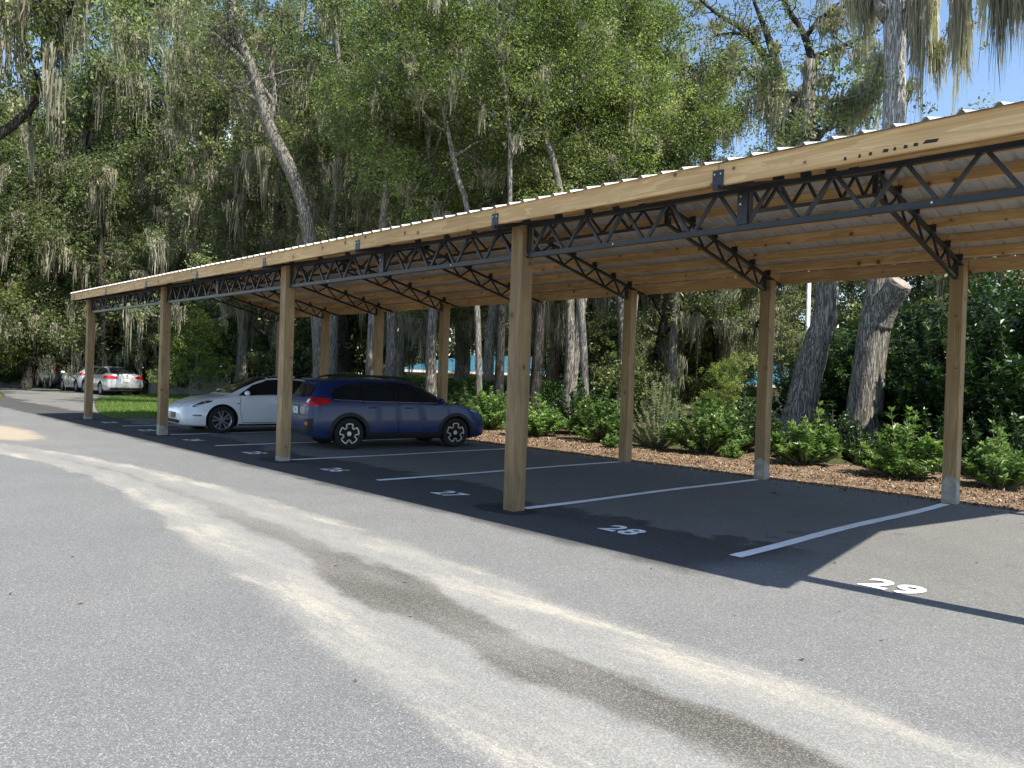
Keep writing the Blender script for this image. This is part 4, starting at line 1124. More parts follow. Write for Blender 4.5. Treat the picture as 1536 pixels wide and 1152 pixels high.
for sg in (1, -1):
    sd = 'left' if sg > 0 else 'right'
    c.panel('side_window', [(1.0, 1.06), (.70, 1.33), (.3, 1.52), (-.8, 1.60), (-1.7, 1.56), (-1.85, 1.38), (-1.75, 1.12)], sd, 'glass')
    c.line([(-.15, 1.08), (-.12, 1.58)], sd, .05, 'navy_paint', 'window_pillar', .008); c.line([(-1.15, 1.1), (-1.12, 1.6)], sd, .06, 'navy_paint', 'window_pillar', .008)
    c.panel('tail_light', [(sg*.64, 1.0), (sg*.60, 1.55), (sg*.72, 1.56), (sg*.86, 1.0)], 'rear', 'red', off=.014)
    c.panel('tail_light', [(-2.3, .98), (-2.0, 1.0), (-2.0, 1.58), (-2.3, 1.58)], sd, 'red', off=.012)
    c.mirror(.80, 1.06, sg, 'navy_paint')
    mb = MB(); P, r = smooth_path([((.2, sg*.55, 1.64), .012), ((-.6, sg*.56, 1.75), .018), ((-1.7, sg*.55, 1.72), .012)], 5); mb.tube(P, r, 6); mb.build('roof_rail', M['alloy'], t, smooth=True)
c.panel('rear_window', [(-.56, 1.10), (-.50, 1.50), (.50, 1.50), (.56, 1.10)], 'rear', 'glass', off=.008)
# ================================================================== WALL, POLE, BUILDINGS
def masonry():
    t = NT('stained_block'); n = t.noise(.9, t.mapv((1, 1, .6)), detail=6, rough=.65); f = t.noise(14, detail=4)
    col = t.mix(t.rng(n, .35, .7), (.50, .47, .41), (.25, .23, .19)); col = t.mix(t.rng(f, .3, .7, 0., .3), col, (.36, .34, .30))
    t.bump(f, .4, .01); return t.fin(col, .9, 0., .2)
M['block'] = masonry()
M['cream'] = simple('cream_siding', (.58, .54, .42), .8, var=.1, scale=2)
M['bluemetal'] = simple('blue_metal_roof', (.05, .16, .23), .4, .2, .5, .12, 2)
M['whitetrim'] = simple('white_trim', (.70, .70, .68), .6)
w = thing('garden_wall', 'low stained pale masonry wall with a capping, behind the white saloon and the far lawn', 'wall', (-37.2, 8.2, 0))
mb = MB(); mb.box((0, 6.5, .60), (.25, 13, 1.2)); mb.build('wall', M['block'], w)
mb = MB(); mb.box((0, 6.5, 1.235), (.36, 13.1, .065)); mb.build('capping', M['block'], w, bevel=.01)
mb = MB()
for y in (0.15, 4.2, 8.4, 12.6): mb.box((.0, y, .64), (.34, .34, 1.26))
mb.build('pier', M['block'], w)

p = at(1210, 520, 33)
t = thing('lamp_post', 'white slender pole rising between the trees, left of the curved oak trunk', 'pole', (p.x, p.y, 0))
mb = MB(); mb.tube([(0, 0, 0), (0, 0, 3), (0, 0, 7.0)], [.105, .095, .075], 12); mb.build('pole', M['whitetrim'], t, smooth=True)
mb = MB(); mb.tube([(0, 0, 0), (0, 0, .12)], [.17, .15], 12); mb.build('base', M['whitetrim'], t)
mb = MB(); mb.bar((0, 0, 6.9), (.9, -.5, 7.05), .06, .06); mb.box((1.05, -.58, 7.04), (.5, .25, .12)); mb.build('lamp_head', M['whitetrim'], t)

def house(label, c, rz, L, W, H, rise, wins, base=-.3, hip=2.0):
    t = thing('cottage', label, 'building', (c[0], c[1], base), rz)
    # walls as four slabs with window openings on the side that faces the carport (-y)
    mb = MB(); th = .2; y0 = -W/2
    xs = [-L/2]; 
    for (x, w_, z0, z1) in wins: xs += [x-w_/2, x+w_/2]
    xs.append(L/2)
    for i in range(0, len(xs), 2): mb.box(((xs[i]+xs[i+1])/2, y0+th/2, H/2), (xs[i+1]-xs[i], th, H))
    for (x, w_, z0, z1) in wins:
        mb.box((x, y0+th/2, z0/2), (w_, th, z0)); mb.box((x, y0+th/2, (z1+H)/2), (w_, th, H-z1))
    mb.box((0, W/2-th/2, H/2), (L, th, H)); mb.box((-L/2+th/2, 0, H/2), (th, W-2*th, H)); mb.box((L/2-th/2, 0, H/2), (th, W-2*th, H))
    mb.build('wall', M['cream'], t)
    o_ = .7; a, b, z = L/2+o_, W/2+o_, H+.02
    mb = MB(); r = [(-a, -b, z), (a, -b, z), (a, b, z), (-a, b, z), (-a+hip+b*.6, 0, z+rise), (a-hip-b*.6, 0, z+rise)]
    fs = [(0, 1, 5, 4), (1, 2, 5), (2, 3, 4, 5), (3, 0, 4), (3, 2, 1, 0)]; mb.add(r, fs)
    n = int(2*a/.4)       # standing seams on the front slope
    for i in range(1, n):
        x = -a+2*a*i/n; e = hip+b*.6; k = min(1, (x+a)/e, (a-x)/e)
        p0 = Vector((x, -b, z+.02)); p1 = Vector((x, -b+b*k, z+rise*k+.02)); mb.bar(p0, p1, .03, .035)
    mb.build('roof', M['bluemetal'], t)
    mb = MB(); mb.box((0, -b-.012, z-.09), (2*a, .025, .17)); mb.build('eave_board', M['whitetrim'], t)
    for (x, w_, z0, z1) in wins:
        f = MB()
        for dx in (-w_/2+.03, w_/2-.03): f.box((x+dx, y0+.06, (z0+z1)/2), (.06, .09, z1-z0))
        for zz_ in (z0+.03, z1-.03): f.box((x, y0+.06, zz_), (w_-.12, .09, .06))
        f.box((x, y0+.06, (z0+z1)/2), (w_-.12, .05, .04)); f.box((x, y0+.06, (z0+z1)/2), (.04, .048, z1-z0-.12))
        wo = f.build('window', M['whitetrim'], t)
        g_ = MB(); g_.box((x, y0+.10, (z0+z1)/2), (w_-.12, .012, z1-z0-.12)); g_.build('pane', M['glass'], wo)
    return t
p = ground_at(705, 58); house('cream cottage with bright blue metal roof, seen under the carport beyond the trimmed hedge', (p.x, p.y+4), rad(52), 15.5, 8, 2.35, 1.3, [(-5, 1.6, .8, 1.9), (-1.5, 1.6, .8, 1.9), (2.2, 1.6, .8, 1.9), (5.5, 1.2, .8, 1.9)], -.5)
p = ground_at(1160, 56); house('small cream cottage with pale blue metal roof, seen left of the white pole', (p.x, p.y+3), rad(35), 10.0, 7, 2.1, 1.5, [(-3.4, .5, .5, 1.8), (-2.3, .5, .5, 1.8), (-.8, 1.0, .5, 1.8), (2.2, 1.0, .5, 1.8)], -.5)

# ================================================================== SHRUBS
def shrub_mesh(seed, R, H, stems, whorl, L, mat='leaf_shrub', tip=0., flat=.55, width=.36):
    """upright stems carrying whorls of broad leaves"""
    rng = random.Random(seed); rs = np.random.default_rng(seed); mb = MB(); C = []; D = []; S_ = []; T = []
    for k in range(stems):
        a = rng.uniform(0, 2*math.pi); r = R*math.sqrt(rng.random())
        top = H*(1-.55*(r/R)**2)*rng.uniform(.7, 1.12)
        if k >= stems*.62: r = R*rng.uniform(.75, 1.05); top = H*rng.uniform(.22, .48)
        if k < tip: top = H*rng.uniform(1.15, 1.4); r *= .4
        x1, y1 = r*math.cos(a), r*math.sin(a)

        pts = [Vector((x1*.12, y1*.12, 0)), Vector((x1*.55, y1*.55, top*.42)), Vector((x1*.85, y1*.85, top*.75)), Vector((x1, y1, top))]
        P, rr_ = smooth_path([(p_, .011*(1-i*.25)) for i, p_ in enumerate(pts)], 4); mb.tube(P, rr_, 5)
        hue = min(1, max(0, rng.gauss(.42, .16)))
        n = int(whorl*rng.uniform(.7, 1.2))
        for i in range(n):
            f = 1-.93*(i/n); q = f*(len(P)-1); j = min(int(q), len(P)-2); p_ = P[j].lerp(P[j+1], q-j)
            m_ = 7
            for w in range(m_):
                b = w*2.4+i*1.3+rng.uniform(-.3, .3); el = rng.uniform(.15, .95) if i > 0 else rng.uniform(.7, 1.3)
                d = Vector((math.cos(b)*math.cos(el), math.sin(b)*math.cos(el), math.sin(el)))
                l = L*rng.uniform(.6, 1.15)*(.75 if i == 0 else 1)
                C.append(tuple(p_+d*l*.55)); D.append(tuple(d)); S_.append(l); T.append(hue+(.25 if i == 0 else 0)+rng.gauss(0, .12))
    C = np.array(C); D = np.array(D); S_ = np.array(S_); T = np.array(T)
    # folded leaf: 6 corners would double the cost, so two quads share the midrib
    N = len(C); nrm = np.cross(D, rs.normal(size=(N, 3))*.4+np.array([0, 0, 1.])); nrm /= np.linalg.norm(nrm, axis=1)[:, None]+1e-9
    up = np.cross(nrm, D); l = S_[:, None]/2; w_ = (S_*width)[:, None]/2
    base = C-D*l; tipp = C+D*l-up*l*.25; c1 = C-D*l*.1
    qa = np.stack([base, c1-nrm*w_+up*w_*flat, tipp, C+up*l*.08], 1); qb = np.stack([base, C+up*l*.08, tipp, c1+nrm*w_+up*w_*flat], 1)
    V = np.concatenate([qa.reshape(-1, 3), qb.reshape(-1, 3)]); Rn = np.concatenate([T, T])
    return mb.mesh('stem', M['twig']), np_mesh('foliage', V, 4, M[mat], Rn)
def shrub(kind, parts, label, loc, rz=0, s=1., group=None, cat='shrub'):
    t = thing(kind, label, cat, (loc[0], loc[1], loc[2] if len(loc) > 2 else .04), rz, group, s)
    link('stems', parts[0], t); link('foliage', parts[1], t); return t
SA = shrub_mesh(1, .88, 1.2, 84, 10, .145, width=.42); SB = shrub_mesh(2, .66, .82, 60, 8, .145, tip=2, width=.42); SCc = shrub_mesh(3, .82, .88, 72, 8, .15, tip=3, width=.42)
SDd = shrub_mesh(14, .95, 1.4, 80, 11, .14, 'leaf_dark', width=.42)
SD = shrub_mesh(4, .95, 1.5, 84, 12, .145, width=.42)
def g_at(u, D): return tuple(ground_at(u, D)[:2])
sh = 'leafy bright green shrub in the mulch bed'
shrub('broadleaf_shrub', SA, 'largest bright green round shrub, left of the second rear post from the right', g_at(1062, 17.4), .3, 1.0)
shrub('broadleaf_shrub', SB, 'low bright green shrub in front of the curved oak trunk', g_at(1212, 16.2), 1.3, 1.08)
shrub('broadleaf_shrub', SCc, 'bright green shrub with tall upright shoots, left of the rightmost rear post', g_at(1362, 15.2), 2.0, 1.0)
shrub('broadleaf_shrub', SDd, 'small dim shrub at the foot of the sawn leaning trunk', g_at(1296, 17.0), 4.0, .55)
shrub('broadleaf_shrub', SA, 'bright green shrub just left of the third rear post from the right', g_at(905, 19.3), 2.2, .95)
shrub('broadleaf_shrub', SCc, 'bright green shrub peeping out right of the nearest front post', g_at(806, 20.3), .9, .95)
shrub('broadleaf_shrub', SB, 'low shrub at the right edge of the picture beyond the rightmost rear post', g_at(1508, 14.7), 5.1, .95)
shrub('broadleaf_shrub', SD, 'dim tall shrub in front of the dark blue crossover bonnet', g_at(738, 22.3), 1.8, .80)
shrub('broadleaf_shrub', SDd, 'tall dark shrub behind the one left of the third rear post', g_at(870, 22.6), .4, 1.02)
shrub('broadleaf_shrub', SB, 'tiny sprig of a shrub at the base of the third rear post', g_at(922, 17.6), .2, .42)
shrub('broadleaf_shrub', SDd, 'shaded shrub just behind the second rear post from the right', g_at(1118, 19.5), 3.2, .95)
shrub('broadleaf_shrub', SB, 'tiny seedling shrub between the largest round shrub and a rear post', g_at(1100, 16.6), 3.0, .40)
shrub('broadleaf_shrub', SDd, 'dim shrub between the nearest front post and the crossover', g_at(700, 25.5), 3.9, .80)
SG = shrub_mesh(6, .85, 1.2, 150, 22, .06, 'leaf_grey', tip=10, width=.32)
shrub('feathery_shrub', SG, 'airy grey-green shrub with fine leaves and loose shoots, right of the third rear post', g_at(988, 18.3), 0, 1.05)

# dark evergreen screen on the right
SE = shrub_mesh(8, 2.0, 3.9, 150, 19, .19, 'leaf_dark', flat=.4, width=.45); SF = shrub_mesh(9, 1.7, 3.3, 130, 17, .19, 'leaf_dark', flat=.4, width=.45)
scr = [(1262, 24.0, SF, 1.05, 'dark evergreen bush between the two leaning trunks'), (1345, 23.5, SF, 1.05, 'dark evergreen bush right behind the sawn leaning trunk'), (1405, 21.8, SE, .98, 'dark evergreen bush left of the rightmost rear post'),
       (1480, 20.5, SE, 1.04, 'tall dark evergreen bush just right of the rightmost rear post'), (1560, 19.0, SE, 1.05, 'tall dark evergreen bush cut by the right edge of the picture'), (1440, 24.5, SE, 1.12, 'back dark evergreen bush topping the row by the rightmost rear post'), (1620, 21.5, SE, 1.15, 'dark evergreen bush beyond the right edge of the picture'),
       (1300, 27.0, SF, 1.1, 'dark evergreen bush in the second row behind the sawn trunk'), (1520, 24.0, SE, 1.15, 'back dark evergreen bush near the right edge')]
for i, (u, D, pm, s_, lb) in enumerate(scr): shrub('evergreen_bush', pm, lb, g_at(u, D), i*1.9, s_)
# lower understorey of the screen
for i, (u, D, s_, lb) in enumerate([(1428, 17.6, .9, 'shaded green shrub in front of the evergreen screen by the rightmost rear post'), (1488, 17.0, .85, 'shaded green shrub right of the rightmost rear post'), (1255, 19.5, .8, 'shaded shrub between the two leaning trunks'), (1570, 16.0, .9, 'shaded shrub at the right edge of the mulch bed')]):
    shrub('broadleaf_shrub', SDd, lb, g_at(u, D), i*2.1, s_)
# clipped hedge under the blue-roofed cottage
def hedge(label, L, W, H, loc, rz, seed):
    rs = np.random.default_rng(seed); n = int(900*(L*H*2+L*W))
    f = rs.random(n); x = rs.uniform(-L/2, L/2, n); dep = rs.random(n)**2*.22
    top = rs.random(n) < W/(W+2*H)
    y = np.where(top, rs.uniform(-W/2, W/2, n), np.where(rs.random(n) < .7, -W/2+dep, W/2-dep)); z = np.where(top, H-dep, rs.uniform(.05, H, n))
    bump_ = .10*np.sin(x*2.3+seed)+.06*np.sin(x*5.1)
    z = z*(1+bump_*.5); y = y+bump_*.6
    s = rs.uniform(.05, .11, n); V = leaves(np.stack([x, y, z], 1), s, s*.55, rs)
    t = thing('clipped_hedge', label, 'hedge', loc, rz)
    link('foliage', np_mesh('foliage', V, 4, M['leaf_shrub'], np.clip(.22+rs.normal(size=n)*.2, 0, 1)), t)
    mb = MB()
    for k in range(int(L/.6)): mb.tube([(-L/2+.3+k*.6, 0, 0), (-L/2+.35+k*.6, .05, H*.85)], [.03, .012], 5)
    mb.build('stems', M['twig'], t)
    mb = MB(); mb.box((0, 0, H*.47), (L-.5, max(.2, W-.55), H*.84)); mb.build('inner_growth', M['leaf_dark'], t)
p = ground_at(745, 31); hedge('low trimmed hedge running below the blue-roofed cottage', 14, 1.3, 1.42, (p.x, p.y, 0), rad(45), 3)
p = ground_at(1105, 37); hedge('short rounded clipped hedge beside the smaller cottage', 3.2, 1.5, 1.0, (p.x, p.y, 0), rad(40), 5)

# ================================================================== TREES
def T(u0, D, pts, dz=1.0):
    """trunk path: (u, v, diameter px) bearings at distance D, made local to its base"""
    b = ground_at(u0, D); out = []
    for i, (u, v, wpx, *dd) in enumerate(pts):
        DD = D+(dd[0] if dd else 0)
        p_ = at(u, v, DD)-b
        if i == 0: p_.z = -.1
        out.append((p_, wpx/2*DD/FPX))
    return b, out

def put(kind, label, b, parts, **k): return place_tree(kind, parts, label, tuple(b), **k)

# A: curved oak
b, tr = T(1190, 21.4, [(1186, 690, 48), (1200, 620, 43), (1216, 545, 39), (1236, 480, 34), (1241, 420, 31), (1240, 350, 32), (1225, 270, 28, 1), (1212, 190, 22, 2), (1215, 90, 14, 2)])
parts = tree_parts(21, tr, 3.0, 5, .62, (.5, .9), 200, .10, moss=26, leafm='leaf_oak', barkm='bark_grey', elev=(5, 50))
put('oak_tree', 'big oak with a thick S-curved trunk beside the second rear post from the right', b, parts)
# B: leaning trunk with sawn limb, pale upper stem and curtains of moss
b, tr = T(1288, 20.6, [(1285, 700, 50), (1296, 620, 46), (1305, 540, 42), (1315, 470, 40), (1321, 425, 34), (1328, 370, 31), (1334, 300, 29), (1340, 200, 28), (1342, 90, 27), (1340, 0, 26), (1335, -120, 22), (1330, -260, 16)])
D = 20.6
def L_(u, v, dd=0): return at(u, v, D+dd)-b
lims = [[(L_(1342, 60), .20), (L_(1365, 15), .17), (L_(1400, -40), .14), (L_(1450, -90, -1), .10), (L_(1520, -110, -2), .07)],
        [(L_(1335, 30), .18), (L_(1322, 10), .17), (L_(1316, -40, 1), .14), (L_(1290, -110, 2), .09), (L_(1240, -150, 3), .06)],
        [(L_(1380, -20), .07), (L_(1378, 30, .3), .05), (L_(1372, 70, .4), .035), (L_(1362, 98, .5), .015)],
        [(L_(1340, -150), .15), (L_(1400, -200), .10), (L_(1480, -180), .06)],
        [(L_(1316, 490, -.05), .33), (L_(1326, 462, -.15), .31), (L_(1338, 442, -.3), .29), (L_(1350, 425, -.42), .27)]]
def mo(u, v0, L, sp, n, dd=0):
    p_ = L_(u, v0, dd); return (p_.x, p_.y, p_.z, L, sp, n)
xm = [mo(1384, -60, 4.7, .15, 420, -.5), mo(1374, -20, 2.9, .14, 200, .3), mo(1396, -30, 3.3, .13, 200, .2), mo(1440, -40, 3.9, .13, 330, -.8), mo(1447, 20, 2.4, .10, 160, -.6), mo(1432, 30, 1.6, .09, 90, -.6),
      mo(1503, -100, 3.9, .17, 480, -1.5), mo(1525, -80, 3.2, .15, 300, -1.5), mo(1486, -70, 2.6, .12, 200, -1.2), mo(1550, -90, 3.8, .2, 300, -1.6),
      mo(1305, -30, 3.0, .22, 300, .8), mo(1280, -20, 2.2, .2, 200, 1.2), mo(1316, 80, 2.2, .16, 260, .6), mo(1296, 125, 1.6, .2, 320, .8), mo(1280, 140, 1.2, .15, 160, .9), mo(1360, 120, 1.2, .2, 120, .3), mo(1240, -60, 2.2, .3, 240, 2.5), mo(1410, 60, 1.8, .18, 150, .4)]
xc = [(tuple(L_(u, v, dd)), r, .45) for u, v, dd, r in ((1400, 5, 0, .4), (1378, 160, 0, .35), (1372, 150, .2, .3), (1440, 30, -.5, .5), (1462, 70, -.6, .3), (1420, -60, 0, .7), (1470, -100, -.8, .8), (1300, -80, 1, .8), (1270, -40, 1.2, .6), (1410, 75, .4, .4), (1350, -200, 0, 1.1), (1400, -260, 0, 1.0), (1290, -260, 0, 1.0))]
parts = tree_parts(22, tr, 1.0, 0, .9, (.5, .8), 260, .10, moss=0, barkm='bark_grey', mwid=.010, extra_paths=lims, extra_clumps=xc, extra_moss=xm)
tb = put('oak_tree', 'grey leaning oak with a sawn-off limb, its pale upper stem hung with moss curtains', b, parts)
mb = MB(); e0 = L_(1349.5, 426, -.42); e1 = L_(1352, 423.0, -.44); mb.tube([e0, e1], [.275, .255], 16, wob=.05, rng=RNG); mb.build('sawn_end', M['cut'], tb)
up = MB(); P, r = smooth_path([(p_+Vector((0, 0, 0)), rr_*1.04) for p_, rr_ in tr[6:]], 5); up.tube(P, r, 14); up.build('pale_stem', M['stem_white'], tb, smooth=True)

# C: dark open oak with sky behind, right of centre
D = 30
b, tr = T(1192, D, [(1205, 660, 30), (1222, 545, 26), (1240, 470, 25), (1243, 410, 24), (1222, 310, 24), (1188, 215, 24), (1180, 165, 22), (1168, 120, 18), (1160, 80, 12), (1146, 40, 8), (1130, 0, 4)])
lims = [[(L_(1183, 180), .28), (L_(1210, 130), .20), (L_(1218, 95), .17), (L_(1205, 50), .11), (L_(1180, 10), .07), (L_(1160, -30), .03)],
        [(L_(1216, 90), .14), (L_(1250, 75), .11), (L_(1285, 60), .07), (L_(1320, 45), .03)],
        [(L_(1168, 115), .17), (L_(1140, 75), .13), (L_(1115, 45), .10), (L_(1075, 20), .07), (L_(1040, -10), .04)],
        [(L_(1140, 60), .10), (L_(1110, 50), .07), (L_(1075, 52), .03)],
        [(L_(1188, 200), .16), (L_(1235, 150), .10), (L_(1262, 175), .06), (L_(1290, 190), .03)],
        [(L_(1205, 60), .10), (L_(1240, 20), .08), (L_(1290, 5), .03)], [(L_(1160, 150), .09), (L_(1120, 105), .06), (L_(1090, 110), .03)]]
xc = [(tuple(L_(u+RNG.uniform(-8, 8), v+RNG.uniform(-8, 8), RNG.uniform(-1.5, 1.5))), RNG.uniform(.45, .8), .4) for u, v in
      ((1060, 10), (1100, 0), (1145, 5), (1190, -5), (1235, 15), (1275, -5), (1310, 25), (1050, 60), (1085, 85), (1215, 40), (1250, 100), (1285, 110), (1300, 75), (1100, 140), (1230, 175), (1275, 150), (1255, 215), (1215, 195), (1140, 185), (1110, 200), (1090, 160), (1310, 150), (1070, 120), (1195, 60), (1150, -30), (1225, -35), (1080, -40), (1290, -40), (1165, 40), (1210, 235), (1270, 200), (1050, 180), (1075, 205), (1130, 225), (1160, 215), (1045, 110), (1110, 75), (1125, 160), (1150, 100), (1240, 60), (1265, 40), (1190, 250), (1240, 225), (1300, 200), (1175, 25), (1060, 35))]
xm = [mo(u, v, L, .2, n) for u, v, L, n in ((1165, 110, 2.6, 160), (1160, 140, 2.4, 160), (1200, 130, 1.8, 130), (1222, 145, 1.8, 100), (1255, 65, 1.6, 90), (1288, 70, 1.9, 90), (1235, 110, 1.3, 80), (1270, 180, 1.1, 80), (1195, 160, 2.0, 160), (1100, 60, 1.3, 70), (1075, 30, 1.2, 70), (1250, 10, 1.6, 90), (1170, 170, 2.2, 150))]
parts = tree_parts(23, tr, 2.0, 0, .8, (.5, .8), 290, .095, moss=30, sprout=2, moss_len=(.5, 1.6), barkm='bark_dark', extra_paths=lims, extra_clumps=xc, extra_moss=xm)
put('oak_tree', 'dark open-branched oak against blue sky, left of the pale moss-hung stem', b, parts)

# D: tall pale leaning trunk left of centre
D = 29
b, tr = T(478, D, [(482, 600, 22), (478, 500, 20), (470, 400, 20), (462, 340, 19), (446, 280, 19), (424, 230, 19), (404, 190, 18), (390, 145, 17), (378, 105, 16), (360, 60, 14), (345, 25, 10), (340, -40, 8)])
lims = [[(L_(370, 98), .15), (L_(350, 78), .12), (L_(330, 60), .10), (L_(312, 45), .07)], [(L_(378, 90), .11), (L_(362, 72), .09), (L_(346, 58), .07)],
        [(L_(386, 150), .10), (L_(360, 135), .08), (L_(328, 118), .04)], [(L_(405, 195), .12), (L_(412, 140), .09), (L_(408, 105), .07), (L_(400, 60), .05)],
        [(L_(415, 160), .09), (L_(395, 130), .06), (L_(385, 105), .03)], [(L_(352, 35), .10), (L_(348, 10), .08), (L_(375, -10), .06), (L_(420, -40), .04)]]
xc = [(tuple(L_(u, v, RNG.uniform(-1.5, 1.5))), RNG.uniform(.6, 1.0), .5) for u, v in ((300, 30), (330, 10), (365, -20), (410, -40), (440, 20), (430, 90), (325, 110), (290, 70), (400, 40), (280, 110), (450, 140), (380, 10), (465, 60), (300, 80), (270, 30), (345, -30), (310, 150), (420, 60), (455, 100), (480, 20), (410, 0), (250, 60), (340, 180), (290, 170), (470, 170))]
xm = [mo(u, v, L, .16, n) for u, v, L, n in ((390, 50, 1.2, 70), (330, 62, 1.3, 80), (360, 140, 1.1, 60), (315, 50, 1.4, 80), (400, 65, 1.3, 60), (346, 25, 1.4, 60))]
parts = tree_parts(24, tr, 1.5, 0, .8, (.5, .8), 250, .10, moss=8, sprout=2, moss_len=(.5, 1.4), barkm='bark_pale', extra_paths=lims, extra_clumps=xc, extra_moss=xm)
put('gum_tree', 'tall pale-barked tree whose slender trunk leans left above the middle of the carport roof', b, parts)
# --- slender trees standing just behind the carport, each with its own trunk
slim = [  # u0, D, path, limbs, spread, leaf, bark, label
 (748, 26.5, [(745, 640, 16), (750, 540, 14), (752, 450, 13), (757, 330, 12), (770, 190, 10), (785, 60, 8), (790, -60, 5)], 8, 3.2, 'leaf_bright', 'bark_dark', 'slim dark-trunked tree, left of the nearest front post'),
 (803, 27.5, [(800, 640, 18), (806, 540, 16), (812, 440, 15), (820, 330, 14), (826, 200, 12), (838, 90, 9), (842, -40, 6)], 8, 3.3, 'leaf_bright', 'bark_dark', 'slim dark-trunked tree just right of the nearest front post'),
 (856, 28.5, [(852, 620, 17), (862, 540, 15), (872, 460, 14), (888, 360, 12), (905, 260, 10), (930, 150, 8), (940, 40, 6)], 8, 3.3, 'leaf_bright', 'bark_grey', 'tree with a sunlit trunk leaning right, left of the third rear post'),
 (826, 33, [(822, 620, 24), (832, 540, 20), (843, 465, 18), (850, 400, 16), (850, 250, 13), (845, 80, 9)], 7, 4.2, 'leaf_oak', 'bark_tan', 'tree with a broad tan sunlit trunk, second trunk right of the nearest front post'),
 (553, 27, [(550, 620, 14), (555, 540, 12), (560, 450, 11), (574, 340, 11), (582, 260, 10), (588, 200, 9), (600, 90, 7), (610, -30, 5)], 8, 3.0, 'leaf_bright', 'bark_pale', 'slim mottled pale tree rising behind the second front post from the right'),
 (690, 24, [(720, 620, 10), (715, 450, 9), (700, 310, 8), (688, 270, 8), (675, 210, 7), (662, 150, 6), (645, 70, 5), (640, -60, 3)], 9, 2.6, 'leaf_bright', 'bark_pale', 'thin pale sapling leaning left above the roof between the two nearest front posts'),
 (766, 22.5, [(770, 640, 8), (766, 450, 7), (765, 300, 7), (764, 190, 6), (752, 90, 5), (740, -40, 3)], 8, 2.4, 'leaf_bright', 'bark_pale', 'thin straight pale sapling above the nearest front post'),
 (815, 24, [(880, 620, 12), (870, 450, 11), (835, 260, 9), (817, 200, 8), (828, 150, 8), (831, 90, 7), (838, 30, 5), (842, -60, 3)], 8, 2.6, 'leaf_bright', 'bark_pale', 'thin pale tree with a kinked trunk above the roof, right of the nearest front post'),
 (505, 34, [(498, 600, 17), (500, 450, 15), (500, 330, 13), (508, 270, 12), (512, 150, 9), (500, 20, 7)], 8, 4.0, 'leaf_oak', 'bark_pale', 'pale-trunked oak between the leaning pale tree and the mottled slim tree'),
 (362, 41, [(360, 600, 18), (364, 520, 15), (362, 450, 13), (345, 330, 10), (330, 250, 9), (320, 150, 7)], 8, 4.4, 'leaf_oak', 'bark_pale', 'mossy tree with a pale trunk seen over the bonnet of the white saloon'),
 (600, 37, [(598, 600, 15), (602, 520, 13), (610, 440, 12), (618, 300, 10), (625, 120, 8)], 8, 4.2, 'leaf_oak', 'bark_grey', 'mossy tree standing left of the blue-roofed cottage'),
 (640, 41, [(648, 600, 13), (645, 520, 12), (640, 430, 10), (640, 250, 8)], 8, 4.4, 'leaf_oak', 'bark_dark', 'dark mossy tree in front of the blue-roofed cottage'),
 (178, 60, [(177, 590, 20), (179, 520, 18), (180, 460, 15), (184, 380, 13), (190, 250, 10)], 9, 5.0, 'leaf_oak', 'bark_grey', 'stout grey-trunked mossy oak behind the silver saloon'),
 (189, 62, [(188, 590, 9), (187, 530, 8), (188, 480, 7), (195, 400, 6)], 5, 3.0, 'leaf_oak', 'bark_tan', 'thin tan-trunked tree beside the stout oak behind the silver car'),
 (26, 66, [(24, 590, 18), (27, 530, 14), (25, 470, 12), (22, 400, 11), (10, 300, 9)], 9, 6.0, 'leaf_oak', 'bark_grey', 'grey-trunked mossy oak beyond the road bend near the left edge'),
 (985, 34, [(975, 620, 14), (985, 540, 13), (1000, 460, 12), (1010, 340, 11), (1020, 200, 9), (1025, 80, 7)], 9, 4.2, 'leaf_oak', 'bark_dark', 'dark mossy tree seen just right of the third rear post'),
 (1075, 36, [(1080, 620, 20), (1078, 540, 18), (1075, 460, 16), (1068, 340, 14), (1060, 220, 11), (1040, 120, 8)], 8, 4.0, 'leaf_oak', 'bark_dark', 'dark moss-hung oak behind the largest bright shrub'),
]
for i, (u0, D, path, limbs, spread, lm, bk, label) in enumerate(slim):
    b, tr = T(u0, D, path)
    mossy = lm == 'leaf_oak'
    parts = tree_parts(40+i, tr, spread, limbs+(6 if mossy else 3), .30 if mossy else .50, (.5, .95), 195, .085 if D < 30 else .11, leafm=lm, barkm=bk, moss=190 if mossy else 22,
                       moss_len=(.8, 3.0) if mossy else (.4, 1.2), elev=(-5, 50), moss_cnt=38, hue=.5 if mossy else .48)
    put('oak_tree' if mossy else 'gum_tree', label, b, parts)

